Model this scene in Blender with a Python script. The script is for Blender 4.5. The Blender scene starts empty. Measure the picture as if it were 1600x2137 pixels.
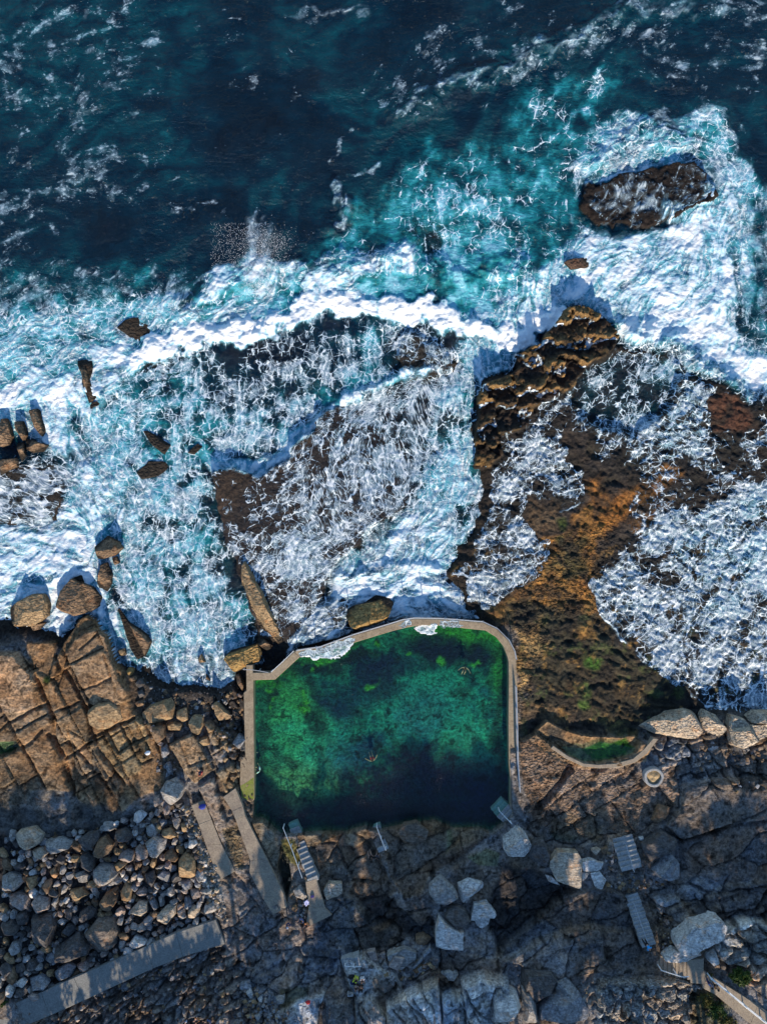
import bpy, bmesh, math, random
import numpy as np
from mathutils import Vector, Matrix
random.seed(7)
SC = bpy.context.scene
COL = SC.collection
H = 90.0                      # camera height over the sea, metres
PX = 20.0                     # photo pixels per metre at sea level
EL = math.radians(26.5); SAZ = 0.13   # sun elevation, sideways lean

def P(px, py, z=0.0):
    k = (H - z) / H
    return ((px - 800.0) / PX * k, (1068.5 - py) / PX * k)
def PP(pts, z=0.0):
    return [P(a, b, z) for a, b in pts]
def crop(x0, y0, s):
    return lambda pts: [(x0 + a / s, y0 + b / s) for a, b in pts]
c1 = crop(0, 1600, 2.909); c2 = crop(500, 1600, 2.909); c3 = crop(1050, 1600, 2.909)
c4 = crop(0, 1100, 2.909); c5 = crop(480, 1250, 2.5); c6 = crop(1050, 1100, 2.909)
c7 = crop(420, 1000, 2.667); c8 = crop(0, 550, 2.909); c9 = crop(500, 550, 2.909); c10 = crop(1000, 550, 2.667)

# ------------------------------------------------------------------ noise
def _hash(ix, iy, seed):
    h = (ix.astype(np.int64) * 374761393 + iy.astype(np.int64) * 668265263 + seed * 1442695041) & 0xFFFFFFFF
    h = ((h ^ (h >> 13)) * 1274126177) & 0xFFFFFFFF
    h = h ^ (h >> 16)
    return (h & 0xFFFF) / 65535.0
def gnoise(x, y, seed=0):
    xi = np.floor(x); yi = np.floor(y); fx = x - xi; fy = y - yi
    def g(dx, dy):
        a = _hash(xi + dx, yi + dy, seed) * 6.2831853
        return np.cos(a) * (fx - dx) + np.sin(a) * (fy - dy)
    u = fx * fx * fx * (fx * (fx * 6 - 15) + 10); v = fy * fy * fy * (fy * (fy * 6 - 15) + 10)
    a = g(0, 0) * (1 - u) + g(1, 0) * u; b = g(0, 1) * (1 - u) + g(1, 1) * u
    return (a * (1 - v) + b * v) * 1.5
def fbm(x, y, lam, octs=4, seed=0, gain=0.5):
    r = 0; a = 1.0; f = 1.0 / lam; t = 0
    for o in range(octs):
        r = r + a * gnoise(x * f + o * 17.3, y * f - o * 9.1, seed + o); t += a; a *= gain; f *= 2.03
    return r / t
def sstep(a, b, x):
    t = np.clip((x - a) / (b - a), 0, 1); return t * t * (3 - 2 * t)
def worley(x, y, seed=0):
    xi = np.floor(x); yi = np.floor(y); f1 = np.full(x.shape, 9.0); f2 = f1.copy(); cid = np.zeros(x.shape)
    for dx in (-1, 0, 1):
        for dy in (-1, 0, 1):
            cx = xi + dx; cy = yi + dy
            qx = cx + _hash(cx, cy, seed + 1); qy = cy + _hash(cx, cy, seed + 2)
            d = np.hypot(x - qx, y - qy); m = d < f1
            f2 = np.where(m, f1, np.minimum(f2, d)); cid = np.where(m, _hash(cx, cy, seed + 3), cid); f1 = np.where(m, d, f1)
    return f1, f2, cid

# ------------------------------------------------------------------ the grid both sheets use
def axis(lo, hi, step, far):
    a = list(np.arange(lo, hi + step / 2, step)); s = step
    up = [a[-1]]; dn = [a[0]]; 
    while up[-1] < far: s *= 1.35; up.append(up[-1] + s)
    s = step
    while dn[-1] > -far: s *= 1.35; dn.append(dn[-1] - s)
    return np.array(dn[:0:-1] + a + up[1:])
STEP = 0.115
XS = axis(-44, 44, STEP, 1500); YS = axis(-57, 57, STEP, 1500)
X, Y = np.meshgrid(XS, YS)
NY, NX = X.shape
CX = np.clip(X, -46, 46); CY = np.clip(Y, -62, 60)
WX = fbm(CX, CY, 2.4, 4, 11); WY = fbm(CX + 50, CY, 2.4, 4, 12)      # domain warp, about -.5 .. .5
WX2 = fbm(CX, CY, 7.0, 4, 13); WY2 = fbm(CX - 50, CY, 7.0, 4, 14)
N1 = fbm(CX, CY, 0.9, 3, 21); N2 = fbm(CX, CY, 3.0, 4, 22); N3 = fbm(CX, CY, 10.0, 4, 23)

def ext(pts):     # lines that run out of the picture go on beyond it
    r = []
    for a, b in pts:
        if a <= 1: a = -160
        if a >= 1599: a = 1760
        if b <= 1: b = -260
        if b >= 2136: b = 2290
        r.append((a, b))
    return r
def win(pts, m):
    xs = [p[0] for p in pts]; ys = [p[1] for p in pts]
    i0 = max(0, np.searchsorted(XS, min(xs) - m)); i1 = np.searchsorted(XS, max(xs) + m)
    j0 = max(0, np.searchsorted(YS, min(ys) - m)); j1 = np.searchsorted(YS, max(ys) + m)
    return (slice(j0, j1), slice(i0, i1))
def seg_d(x, y, a, b):
    dx = b[0] - a[0]; dy = b[1] - a[1]; l = dx * dx + dy * dy + 1e-9
    t = np.clip(((x - a[0]) * dx + (y - a[1]) * dy) / l, 0, 1)
    return np.hypot(x - a[0] - t * dx, y - a[1] - t * dy)
def sdf(x, y, pts):
    d = np.full(x.shape, 1e9); ins = np.zeros(x.shape, bool); n = len(pts)
    for i in range(n):
        a = pts[i]; b = pts[(i + 1) % n]
        d = np.minimum(d, seg_d(x, y, a, b))
        if a[1] != b[1]:
            c = ((a[1] > y) != (b[1] > y)) & (x < (b[0] - a[0]) * (y - a[1]) / (b[1] - a[1]) + a[0]); ins ^= c
    return np.where(ins, d, -d)
def warp(s, w, w2=0.0):
    return CX[s] + WX[s] * w + WX2[s] * w2, CY[s] + WY[s] * w + WY2[s] * w2
def poly(pts, z=0, feather=0.5, w=0.8, w2=0.0, extend=True):
    """mask window: (slices, mask 0..1) of a photo outline standing at height z"""
    q = PP(ext(pts) if extend else pts, z); s = win(q, feather + w + w2 + .5)
    x, y = warp(s, w, w2)
    return s, sstep(-feather, feather, sdf(x, y, q))
def stroke(pts, width, z=0, feather=0.6, w=0.8, w2=0.0):
    q = PP(pts, z); hw = width / PX / 2; s = win(q, hw + feather + w + w2 + .5)
    x, y = warp(s, w, w2); d = np.full(x.shape, 1e9)
    for a, b in zip(q[:-1], q[1:]): d = np.minimum(d, seg_d(x, y, a, b))
    return s, 1 - sstep(hw - feather, hw + feather, d)
def blob(px, py, rx, ry, ang=0, z=0, soft=0.6, w=1.2, w2=1.0):
    c = P(px, py, z); rx /= PX; ry /= PX; R = max(rx, ry) + w + w2 + 1
    s = win([(c[0] - R, c[1] - R), (c[0] + R, c[1] + R)], 0)
    x, y = warp(s, w, w2); a = math.radians(ang); x = x - c[0]; y = y - c[1]
    u = (x * math.cos(a) + y * math.sin(a)) / rx; v = (-x * math.sin(a) + y * math.cos(a)) / ry
    return s, 1 - sstep(1 - soft, 1 + soft * .6, np.hypot(u, v))
def lerp(A, s, m, val, k=1.0):
    m = m * k
    if A.ndim == 3: A[s] = A[s] * (1 - m[..., None]) + np.array(val) * m[..., None]
    else: A[s] = A[s] * (1 - m) + val * m
def amax(A, s, m, k=1.0): A[s] = np.maximum(A[s], m * k)

# ------------------------------------------------------------------ TERRAIN
ctrl = [(0,0,-9),(400,0,-9),(800,0,-9),(1200,0,-9),(1600,0,-9),(0,400,-7),(800,380,-6),(1600,250,-6),(400,600,-3.5),(0,600,-3),(1100,500,-3),
 (1400,550,-2),(1600,620,-2),(0,800,-1.6),(250,780,-1.4),(550,780,-1.6),(350,950,-1.3),(300,1150,-1.1),(430,1200,-1.2),(100,1150,-1),(420,1380,-.7),
 (230,1300,-.8),(940,800,-.5),(960,950,-.5),(960,1050,-.4),(850,1180,-.3),(760,1230,-.2),(900,1250,-.2),(660,640,-2.5),(900,620,-2),
 (1100,950,.6),(1150,1150,.7),(1250,1000,.7),(1250,1250,.9),(1150,1400,1.0),(1300,1400,.9),(1450,900,.45),(1500,1200,.3),(1560,1400,.45),(1400,1500,1.0),
 (100,1450,1.2),(200,1500,1.3),(400,1500,.8),(300,1600,1.5),(100,1650,1.5),(450,1600,1.4),(0,1800,1.5),(300,1800,1.7),(150,1900,1.8),(0,2137,3),(300,2000,2.5),(450,1900,2.5),
 (600,1950,2.8),(600,2137,4.2),(800,1780,2),(800,1950,2.6),(800,2100,4),(1000,1850,2),(950,2000,3.4),(1150,1700,1.8),(1400,1700,2.2),(1600,1700,2.6),
 (1600,1560,1.9),(1400,1580,1.7),(1230,1580,1.4),(1300,1850,2.6),(1550,1850,3.0),(1120,1920,2.4),(1150,2000,3.6),(1320,1990,4.2),(1500,2000,4.6),(1600,2100,5.1),(1300,2137,5.0),(1000,2137,5.2),
 (520,1800,1.9),(650,1800,1.7)]
gx = np.arange(-46, 46.1, 0.5); gy = np.arange(-62, 60.1, 0.5); GX, GY = np.meshgrid(gx, gy)
num = 0; den = 0
for a, b, z in ctrl:
    x, y = P(a, b, z); w_ = 1 / ((GX - x) ** 2 + (GY - y) ** 2 + 4.0) ** 2; num = num + w_ * z; den = den + w_
GZ = num / den
def up(G):
    fx = (CX - gx[0]) / .5; fy = (CY - gy[0]) / .5
    i = np.clip(np.floor(fx).astype(int), 0, len(gx) - 2); j = np.clip(np.floor(fy).astype(int), 0, len(gy) - 2); fx = fx - i; fy = fy - j
    return (G[j, i] * (1 - fx) + G[j, i + 1] * fx) * (1 - fy) + (G[j + 1, i] * (1 - fx) + G[j + 1, i + 1] * fx) * fy
T = up(GZ)
land0 = sstep(0.2, 0.9, T)
# sandstone bedding: low terraces
t = T + 0.55 * N2 + 0.5 * N3
q = 0.34; fr = t / q - np.floor(t / q)
T = T * (1 - .8 * land0) + .8 * land0 * (T + ((np.floor(t / q) + sstep(.72, .98, fr)) * q - t))
T = T + land0 * (0.10 * N2 + .05 * N1) + (1 - land0) * (0.5 * N2 + .12 * N1)
C = np.zeros(T.shape + (3,)); 
WETR = np.zeros(T.shape); PIT = np.zeros(T.shape); BLK = np.zeros(T.shape)
C[:] = (0.035, 0.027, 0.02)
def colmix(m, a, b):
    return np.array(a) * (1 - m[..., None]) + np.array(b) * m[..., None]
m = sstep(-.35, .35, N3 + .4 * N2)
lc = colmix(m, (0.17, 0.13, 0.095), (0.22, 0.20, 0.185))
C = C * (1 - land0[..., None]) + lc * land0[..., None]

def slab(pts, z, dz=(0, 0), feather=.12, w=.25, rough=.06, col=None, k=1.0, colk=.9, abs_=True):
    """a bedrock slab: flat top at z, tilted by dz (rise per metre east, north), scarp edges"""
    pts = ext(pts); s, m = poly(pts, z, feather, w, 0, False)
    q = PP(pts, z); cx = sum(p[0] for p in q) / len(q); cy = sum(p[1] for p in q) / len(q)
    zz = z + dz[0] * np.clip(X[s] - cx, -9, 9) + dz[1] * np.clip(Y[s] - cy, -9, 9) + rough * (N1[s] + N2[s])
    T[s] = T[s] * (1 - m * k) + zz * m * k
    if col is not None: lerp(C, s, m, col, colk)
def crack(pts, width=4, depth=.35, z=1.3, w=.25):
    s, m = stroke(pts, width, z, .07, w); T[s] -= m * depth * (.7 + .5 * N2[s])
def joints(pts, z, ang, wu, wv, depth=.3, dh=.12, cw=.05, seed=5, feather=.3):
    s, m = poly(pts, z, feather, .6)
    a = math.radians(ang); x, y = warp(s, .18, .35)
    u = (x * math.cos(a) + y * math.sin(a)) / wu; v = (-x * math.sin(a) + y * math.cos(a)) / wv
    v = v + .35 * np.sin(v * 2.1 + seed); r = np.floor(v); fv = v - r
    u = u * (.7 + .6 * _hash(r, r * 0 + 3, seed)) + 7 * _hash(r, r * 0, seed); c = np.floor(u); fu = u - c
    e = np.minimum(np.minimum(fv, 1 - fv) * wv, np.minimum(fu, 1 - fu) * wu)
    hh = _hash(r, c, seed + 1) - .5
    tx = (_hash(r, c, seed + 4) - .5) * .14; ty = (_hash(r, c, seed + 5) - .5) * .14
    T[s] += m * (hh * 2 * dh + tx * (fu - .5) * wu + ty * (fv - .5) * wv - depth * (1 - sstep(cw * .6, cw * 1.9, e)))
    C[s] *= (1 + m * (hh * .5))[..., None]
def fracture(pts, z, sx, sy, ang, depth, dh, cw, seed, cvar=.35, feather=.5):
    s, m = poly(pts, z, feather, .8); a = math.radians(ang); x = CX[s] + .5 * WX[s] + .5 * WX2[s]; y = CY[s] + .5 * WY[s] + .5 * WY2[s]
    u = (x * math.cos(a) + y * math.sin(a)) / sx; v = (-x * math.sin(a) + y * math.cos(a)) / sy
    f1, f2, cid = worley(u, v, seed); e = (f2 - f1) * min(sx, sy) * .7; h1 = np.modf(cid * 37.7)[0]; h2 = np.modf(cid * 91.3)[0]; h3 = np.modf(cid * 53.9)[0]
    T[s] += m * ((cid - .5) * 2 * dh + (h1 - .5) * .30 * np.sin(u * 2) * .5 + (h2 - .5) * .3 * (v - np.floor(v) - .5) - 1.5 * depth * (1 - sstep(cw * .6, cw * 2.2, e)))
    C[s] *= (1 + m * (h3 - .5) * 2 * cvar)[..., None]; C[s] = C[s] * (1 + m[..., None] * (h1[..., None] - .5) * np.array((.25, 0, -.25)))
TAN = (.27, .158, .075); BRN = (.17, .105, .06); DRK = (.045, .035, .028); ORG = (.36, .17, .035); GRY = (.20, .19, .18)
PALE = (.40, .37, .33); OLV = (.055, .05, .018); GRN = (.05, .13, .012); DGR = (.075, .075, .078); GOLD = (.36, .22, .07)

# ---- left shore: jointed tan sandstone
ES = [(0,1368),(34,1361),(52,1372),(79,1405),(98,1412),(118,1372),(132,1345),(160,1295),(178,1285),(200,1300),(215,1330),(232,1380),(262,1408),(275,1435),(300,1450),(330,1462),
      (340,1540),(345,1640),(280,1670),(262,1690),(200,1700),(150,1650),(0,1640)]
slab(ES, 1.35, (.0, -.02), .15, .3, .10, TAN)
slab(c4([(150,700),(330,700),(340,800),(300,950),(330,1100),(250,1000),(200,850)]), 1.0, (0, -.05), .12, .3, .1, (.26,.15,.07))
slab(c4([(395,770),(480,640),(580,620),(640,660),(720,920),(810,1040),(700,1090),(520,1080),(430,900)]), 1.75, (.03, .02), .1, .15, .07, (.29,.19,.11))
slab(c4([(0,800),(100,765),(200,900),(215,1090),(90,1180),(0,1210)]), 1.7, (.02, -.02), .1, .2, .08, (.30,.19,.11))
slab(c4([(0,1215),(270,1100),(320,1180),(190,1260),(20,1320),(0,1330)]), 1.55, (.0, .0), .1, .15, .05, (.22,.15,.09))
slab(c4([(580,1270),(740,1190),(850,1145),(940,1400),(870,1420),(860,1480),(760,1530),(700,1500),(640,1420)]), 1.55, (.03, -.03), .08, .15, .08, (.27,.19,.10))
slab(c4([(335,1190),(500,1090),(560,1290),(400,1410),(330,1260)]), 1.5, (.04, .0), .08, .15, .08, (.24,.16,.09))
slab(c4([(430,1430),(560,1330),(720,1530),(760,1600),(440,1600)]), 1.5, (.02, .0), .08, .2, .08, (.20,.13,.075))
slab(c4([(1025,1320),(1180,1255),(1300,1480),(1180,1560),(1120,1500)]), 1.75, (.02, .03), .06, .12, .06, (.28,.19,.11))
slab(c4([(1235,1190),(1330,1170),(1420,1330),(1380,1380),(1300,1340)]), 1.45, (.02, .0), .06, .12, .12, (.24,.17,.10))
joints(ES, 1.4, -62, 9.0, 2.7, .34, .10, .06, 5); s, m = poly(ES, 1.4, .3, .3); k_ = m * sstep(.0, .3, fbm(CX[s], CY[s], 2.4, 5, 140, .6)); C[s] = C[s] * (1 - .55 * k_[..., None]) + np.array((.10, .06, .035)) * .55 * k_[..., None]
joints(c4([(580,1270),(740,1190),(850,1145),(940,1400),(870,1420),(860,1480),(760,1530),(700,1500),(640,1420)]), 1.6, -60, 3.0, 1.2, .3, .1, .05, 9)
joints([(440,1480),(512,1430),(520,1700),(480,1660),(430,1600)], 1.5, -62, 2.6, .9, .3, .12, .05, 15)
for pts, wd, dp in [(c4([(330,790),(430,930),(520,1090),(560,1250),(640,1400),(760,1560)]),7,.7),(c4([(100,760),(230,930),(330,1170),(330,1260),(440,1600)]),8,.7),
    (c4([(225,930),(300,1090),(345,1170)]),5,.5),(c4([(340,1120),(480,1060),(520,1090)]),4,.4),(c4([(420,780),(330,1000),(350,1100)]),4,.4),(c4([(640,770),(700,960),(715,1060)]),4,.35),
    (c4([(480,1000),(680,910)]),3,.3),(c4([(0,1225),(200,1100),(270,1080)]),5,.5),(c4([(20,1390),(200,1300),(260,1240)]),7,.4),(c4([(560,1280),(720,1200),(850,1150)]),6,.6),
    (c4([(740,1210),(800,1330),(870,1430),(930,1400)]),4,.35),(c4([(1090,1290),(1150,1440),(1170,1480)]),4,.35),(c4([(1150,1440),(1290,1400)]),4,.35),(c4([(400,1410),(560,1300)]),5,.5),
    (c4([(560,1330),(640,1480),(700,1590)]),5,.45),(c4([(300,1260),(400,1400),(450,1600)]),9,.7),(c4([(480,660),(560,600)]),4,.4),(c4([(490,740),(600,640)]),4,.4)]:
    crack(pts, wd, dp)
s, m = poly(c1([(0,180),(120,250),(300,280),(420,250),(520,190),(800,290),(820,400),(600,420),(300,420),(0,440)]), 1.4, .5, 1.0); T[s] -= m * .25
lerp(C, s, m, (.075,.07,.062), .85); amax(WETR, s, m, .5)
s, m = poly(c1([(0,40),(300,60),(430,200),(120,220),(0,190)]), 1.4, .6, 1.0); lerp(C, s, m, (.11,.09,.06), .6)
s, m = poly(c4([(0,1330),(90,1300),(110,1330),(60,1380),(0,1390)]), 1.4, .1, .2); T[s] -= m * .4; lerp(C, s, m, (.03,.07,.012)); amax(WETR, s, m, .9)
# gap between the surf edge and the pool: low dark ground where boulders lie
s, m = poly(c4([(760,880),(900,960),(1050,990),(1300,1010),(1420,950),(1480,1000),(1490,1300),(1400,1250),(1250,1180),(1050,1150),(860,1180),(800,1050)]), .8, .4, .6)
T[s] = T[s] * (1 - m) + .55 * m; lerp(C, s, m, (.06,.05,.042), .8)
# boulder field floor, coloured near-black so the gaps between stones look shadowed
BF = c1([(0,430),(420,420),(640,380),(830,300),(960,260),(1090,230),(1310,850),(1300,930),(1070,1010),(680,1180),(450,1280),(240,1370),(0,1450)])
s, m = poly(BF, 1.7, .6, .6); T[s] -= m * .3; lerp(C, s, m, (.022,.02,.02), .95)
# rubble bank beside the walkway
s, m = poly(c1([(1090,260),(1150,240),(1330,650),(1390,950),(1320,930),(1200,640)]), 1.9, .2, .4); T[s] += m * (.25 + .5 * N1[s]); lerp(C, s, m, (.30,.26,.21), .8)
# bottom-left weathered grey rock
s, m = poly([(130,2050),(330,2020),(400,1960),(470,1990),(520,2060),(560,2137),(60,2137)], 3, .6, 1); T[s] += m * .5 * (fbm(CX[s] * .8 + CY[s] * .5, CY[s] * 1.6 - CX[s] * .6, 1.6, 4, 77)); lerp(C, s, m, (.20,.165,.14), .7)
joints([(130,2050),(330,2020),(400,1960),(470,1990),(520,2060),(560,2137),(60,2137)], 3, 25, 2.6, .8, .3, .16, .05, 31)
# worn rock apron between the ramps and the pool
AP = c2([(0,640),(150,850),(300,830),(420,900),(620,1180),(680,1400),(640,1500),(200,1500),(0,1300),(-150,900)])
s, m = poly(AP, 2.8, .5, .6); T[s] += m * (.06 * N1[s]); lerp(C, s, m, (.19,.165,.15), .75)
s, m = poly(c2([(440,1000),(470,950),(520,950),(570,1010),(600,1130),(570,1220),(480,1240),(440,1120)]), 2.8, .12, .3); lerp(C, s, m, (.085,.085,.09), .85); T[s] -= .05 * m
s, m = poly(c2([(390,900),(480,930),(400,1080),(360,1020)]), 2.8, .2, .4); lerp(C, s, m, (.23,.15,.10), .7)
s, m = poly(c2([(240,1360),(420,1320),(400,1450),(260,1460)]), 3.6, .2, .5); lerp(C, s, m, (.13,.11,.05), .7)
for pts, wd, dp in [(c2([(140,860),(190,1040),(280,1200),(300,1300)]),3,.25),(c2([(600,1120),(640,1260),(700,1440)]),4,.5),(c2([(420,1220),(470,1260),(465,1400)]),3,.25),
    (c2([(-60,640),(160,930)]),3,.3)]: crack(pts, wd, dp, 2.8)
# rock strips running down to the pool's corner
slab(c2([(75,340),(150,310),(210,370),(240,470),(240,640),(170,560)]), 2.0, (0,0), .1, .25, .12, (.26,.20,.13)); 
slab(c1([(1200,120),(1290,80),(1420,520),(1480,700),(1420,640),(1320,400)]), 2.1, (0,0), .1, .25, .14, (.27,.21,.16)); 
slab(c1([(1310,40),(1400,-20),(1450,10),(1450,150),(1380,200)]), 1.75, (0,0), .15, .3, .12, (.27,.19,.11))
s, m = poly(c1([(1350,380),(1450,380),(1480,640),(1420,600)]), 2, .2, .4); lerp(C, s, m, (.2,.15,.09)); amax(PIT, s, m, .8)
s, m = poly(c2([(235,640),(250,480),(300,560),(310,700),(290,800)]), 1.6, .12, .15); T[s] = T[s] * (1 - m) + .9 * m; lerp(C, s, m, (.02,.022,.012)); amax(WETR, s, m, .8)
s, m = poly(c2([(250,440),(330,440),(400,560),(350,600),(270,560)]), 1.6, .15, .25); lerp(C, s, m, (.14,.12,.02), .8)
# ---- south rim of the pool
slab(c2([(350,400),(540,385),(640,390),(760,355),(790,400),(820,480),(900,650),(950,740),(880,790),(740,820),(660,760),(690,700),(640,590),(520,600),(470,660),(400,560),(350,430)]), 1.5, (0,-.05), .1, .2, .1, (.15,.105,.07))
slab(c2([(380,400),(540,390),(600,420),(500,470),(420,500)]), 1.68, (0,0), .1, .25, .12, (.26,.19,.12)); slab(c2([(640,400),(760,360),(800,430),(690,500),(640,470)]), 1.7, (0,0), .1, .25, .15, (.27,.20,.13))
slab(c2([(850,380),(1010,345),(1180,320),(1300,370),(1450,365),(1510,400),(1500,440),(1340,550),(1150,660),(1100,760),(990,770),(930,690),(890,560)]), 1.6, (.0,-.05), .1, .2, .08, (.19,.13,.085))
s, m = poly(c2([(1140,400),(1200,330),(1300,380),(1480,380),(1480,440),(1300,520)]), 2, .4, .8); lerp(C, s, m, (.24,.16,.09), .8)
s, m = poly(c2([(1120,580),(1340,540),(1500,440),(1520,460),(1340,590),(1160,680)]), 2, .3, .3); T[s] -= .5 * m
s, m = poly(c2([(1260,400),(1300,400),(1290,470),(1250,520)]), 2, .2, .4); lerp(C, s, m, (.17,.17,.08), .7)
slab(c2([(1380,560),(1500,500),(1580,530),(1560,600),(1450,600)]), 2.1, (0,0), .1, .25, .1, (.15,.15,.08))
slab(c2([(500,830),(640,780),(720,880),(900,960),(940,930),(900,1080),(640,1150),(560,980)]), 2.55, (0,-.02), .2, .4, .1, (.10,.096,.092))
s, m = poly(c2([(790,980),(900,950),(970,920),(940,960),(820,1010)]), 2.5, .15, .3); lerp(C, s, m, (.28,.19,.12), .8)
s, m = poly(c2([(700,830),(900,800),(1000,880),(1180,900),(1200,1100),(980,1000),(800,930)]), 2.2, .4, .6); T[s] -= m * .8; lerp(C, s, m, (.026,.025,.026), .85)
slab(c2([(990,790),(1140,760),(1200,840),(1100,980),(1020,900)]), 2.5, (0,0), .15, .3, .12, (.12,.10,.085))
# pale bottom slabs
slab(c2([(760,1165),(830,1220),(940,1260),(985,1330),(980,1370),(720,1425),(690,1380),(640,1260),(625,1185)]), 3.9, (0,-.01), .06, .1, .04, (.40,.385,.36))
s, m = poly(c2([(800,1250),(960,1270),(970,1360),(800,1390)]), 3.9, .4, .6); lerp(C, s, m, (.22,.18,.14), .7)
slab(c2([(990,1300),(1140,1180),(1210,1360),(1080,1370),(995,1390)]), 3.6, (.02,-.02), .1, .2, .08, (.20,.17,.15))
slab(c2([(1150,1180),(1260,1130),(1310,1270),(1230,1340),(1190,1280)]), 4.0, (.0,-.02), .08, .15, .08, (.15,.12,.10))
slab(c2([(1270,1120),(1440,1150),(1560,1180),(1600,1250),(1400,1250),(1320,1240)]), 3.6, (0,0), .15, .25, .1, (.18,.14,.11))
slab(c2([(890,1480),(1080,1370),(1210,1330),(1260,1560),(900,1570)]), 5.4, (.02,-.02), .1, .25, .14, (.48,.46,.43))
slab(c2([(1230,1420),(1350,1400),(1420,1570),(1250,1570)]), 5.5, (.02,.0), .1, .2, .14, (.46,.44,.41))
slab(c2([(1350,1350),(1480,1310),(1640,1330),(1640,1570),(1420,1570)]), 5.7, (.0,.02), .1, .25, .14, (.50,.48,.45))
slab(c2([(220,1520),(350,1430),(520,1390),(480,1480),(440,1570),(220,1570)]), 4.6, (0,0), .1, .2, .06, (.46,.44,.42))
slab(c2([(520,1450),(690,1430),(700,1540),(520,1560)]), 4.2, (0,0), .15, .3, .12, (.19,.18,.17))
slab(c2([(700,1450),(790,1420),(890,1520),(890,1570),(720,1570)]), 4.9, (.04,0), .1, .2, .1, (.24,.235,.225))
# ---- right of the pool
R0 = [(1165,660),(1215,638),(1265,665),(1290,720),(1340,725),(1400,740),(1440,780),(1500,805),(1560,830),(1600,850),(1600,1500),(1480,1490),(1440,1520),(1090,1540),(1078,1330),(1030,1292),(960,1262),(940,1190),(990,1110),(1020,1010),(995,940),(995,850),(1010,800),(1060,780),(1075,740),(1130,720)]
s, m = poly(R0, .6, 1.0, 1.0, .8); base = .56 + .0 * X[s] - .30 * sstep(16, 30, X[s]) * sstep(-22, -8, -np.abs(Y[s] + 8)) + .3 * sstep(-8, -18, Y[s]) * (1 - sstep(18, 26, X[s])) + .16 * N2[s] + .10 * N1[s]
T[s] = T[s] * (1 - m) + base * m; lerp(C, s, m, (.026,.018,.013), .95); amax(WETR, s, m, .45)
s, m = poly([(1210,770),(1290,735),(1390,745),(1410,780),(1390,850),(1320,900),(1230,880),(1190,835)], .3, .6, .8); T[s] = T[s] * (1 - m) + m * (-.5 + .2 * N2[s])
RIDGE = [(1165,660),(1185,643),(1215,636),(1262,660),(1292,708),(1262,740),(1232,752),(1205,790),(1200,805),(1150,835),(1112,852),(1104,886),(1050,912),(1048,942),(1020,974),(992,976),(990,925),(998,895),(996,830),(1008,804),(1060,780),(1083,766),(1075,738),(1130,716)]
RS, RM = poly(RIDGE, 1.2, .12, .5)
vv = (Y[RS] - .20 * X[RS]) / 2.6 + .75 * N2[RS] + .40 * N1[RS] + .6 * N3[RS]; vv = vv + .75 * (worley((X[RS] * .98 + Y[RS] * .2) / 2.3 + .4 * WX[RS], (Y[RS] - .2 * X[RS]) / 4.2 + .4 * WY[RS], 141)[2] - .5); ph = 1 - (vv - np.floor(vv)); lv = _hash(np.floor(vv), np.floor(vv) * 0, 7)
top = sstep(0, 1, np.clip((Y[RS] - 2) / 18, 0, 1)); zz = .50 + .40 * top + (.55 + .7 * lv) * np.clip(ph / .86, 0, 1) ** 1.3 * (1 - sstep(.90, 1.0, ph)) + .22 * N1[RS] + .25 * N2[RS] + .12 * np.clip(1 - np.abs(fbm(CX[RS] * 1.6 - CY[RS], CY[RS], 1.3, 3, 130)) * 5, -1, 1)
T[RS] = T[RS] * (1 - RM) + RM * zz
cc = colmix(sstep(.45, 1.0, ph + .45 * N2[RS] + .3 * N1[RS] + .25 * (top - .5)), (.030, .018, .011), (.23, .135, .05)); cc = cc * (1 + .6 * N1[RS])[..., None]; C[RS] = C[RS] * (1 - RM[..., None]) + cc * RM[..., None]  # gold towards each south scarp paints in its sunlit edge
RLOW = RM * (1 - sstep(.06, .26, ph + .3 * N1[RS])) * sstep(.35, .6, lv + .3 * N2[RS])
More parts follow.
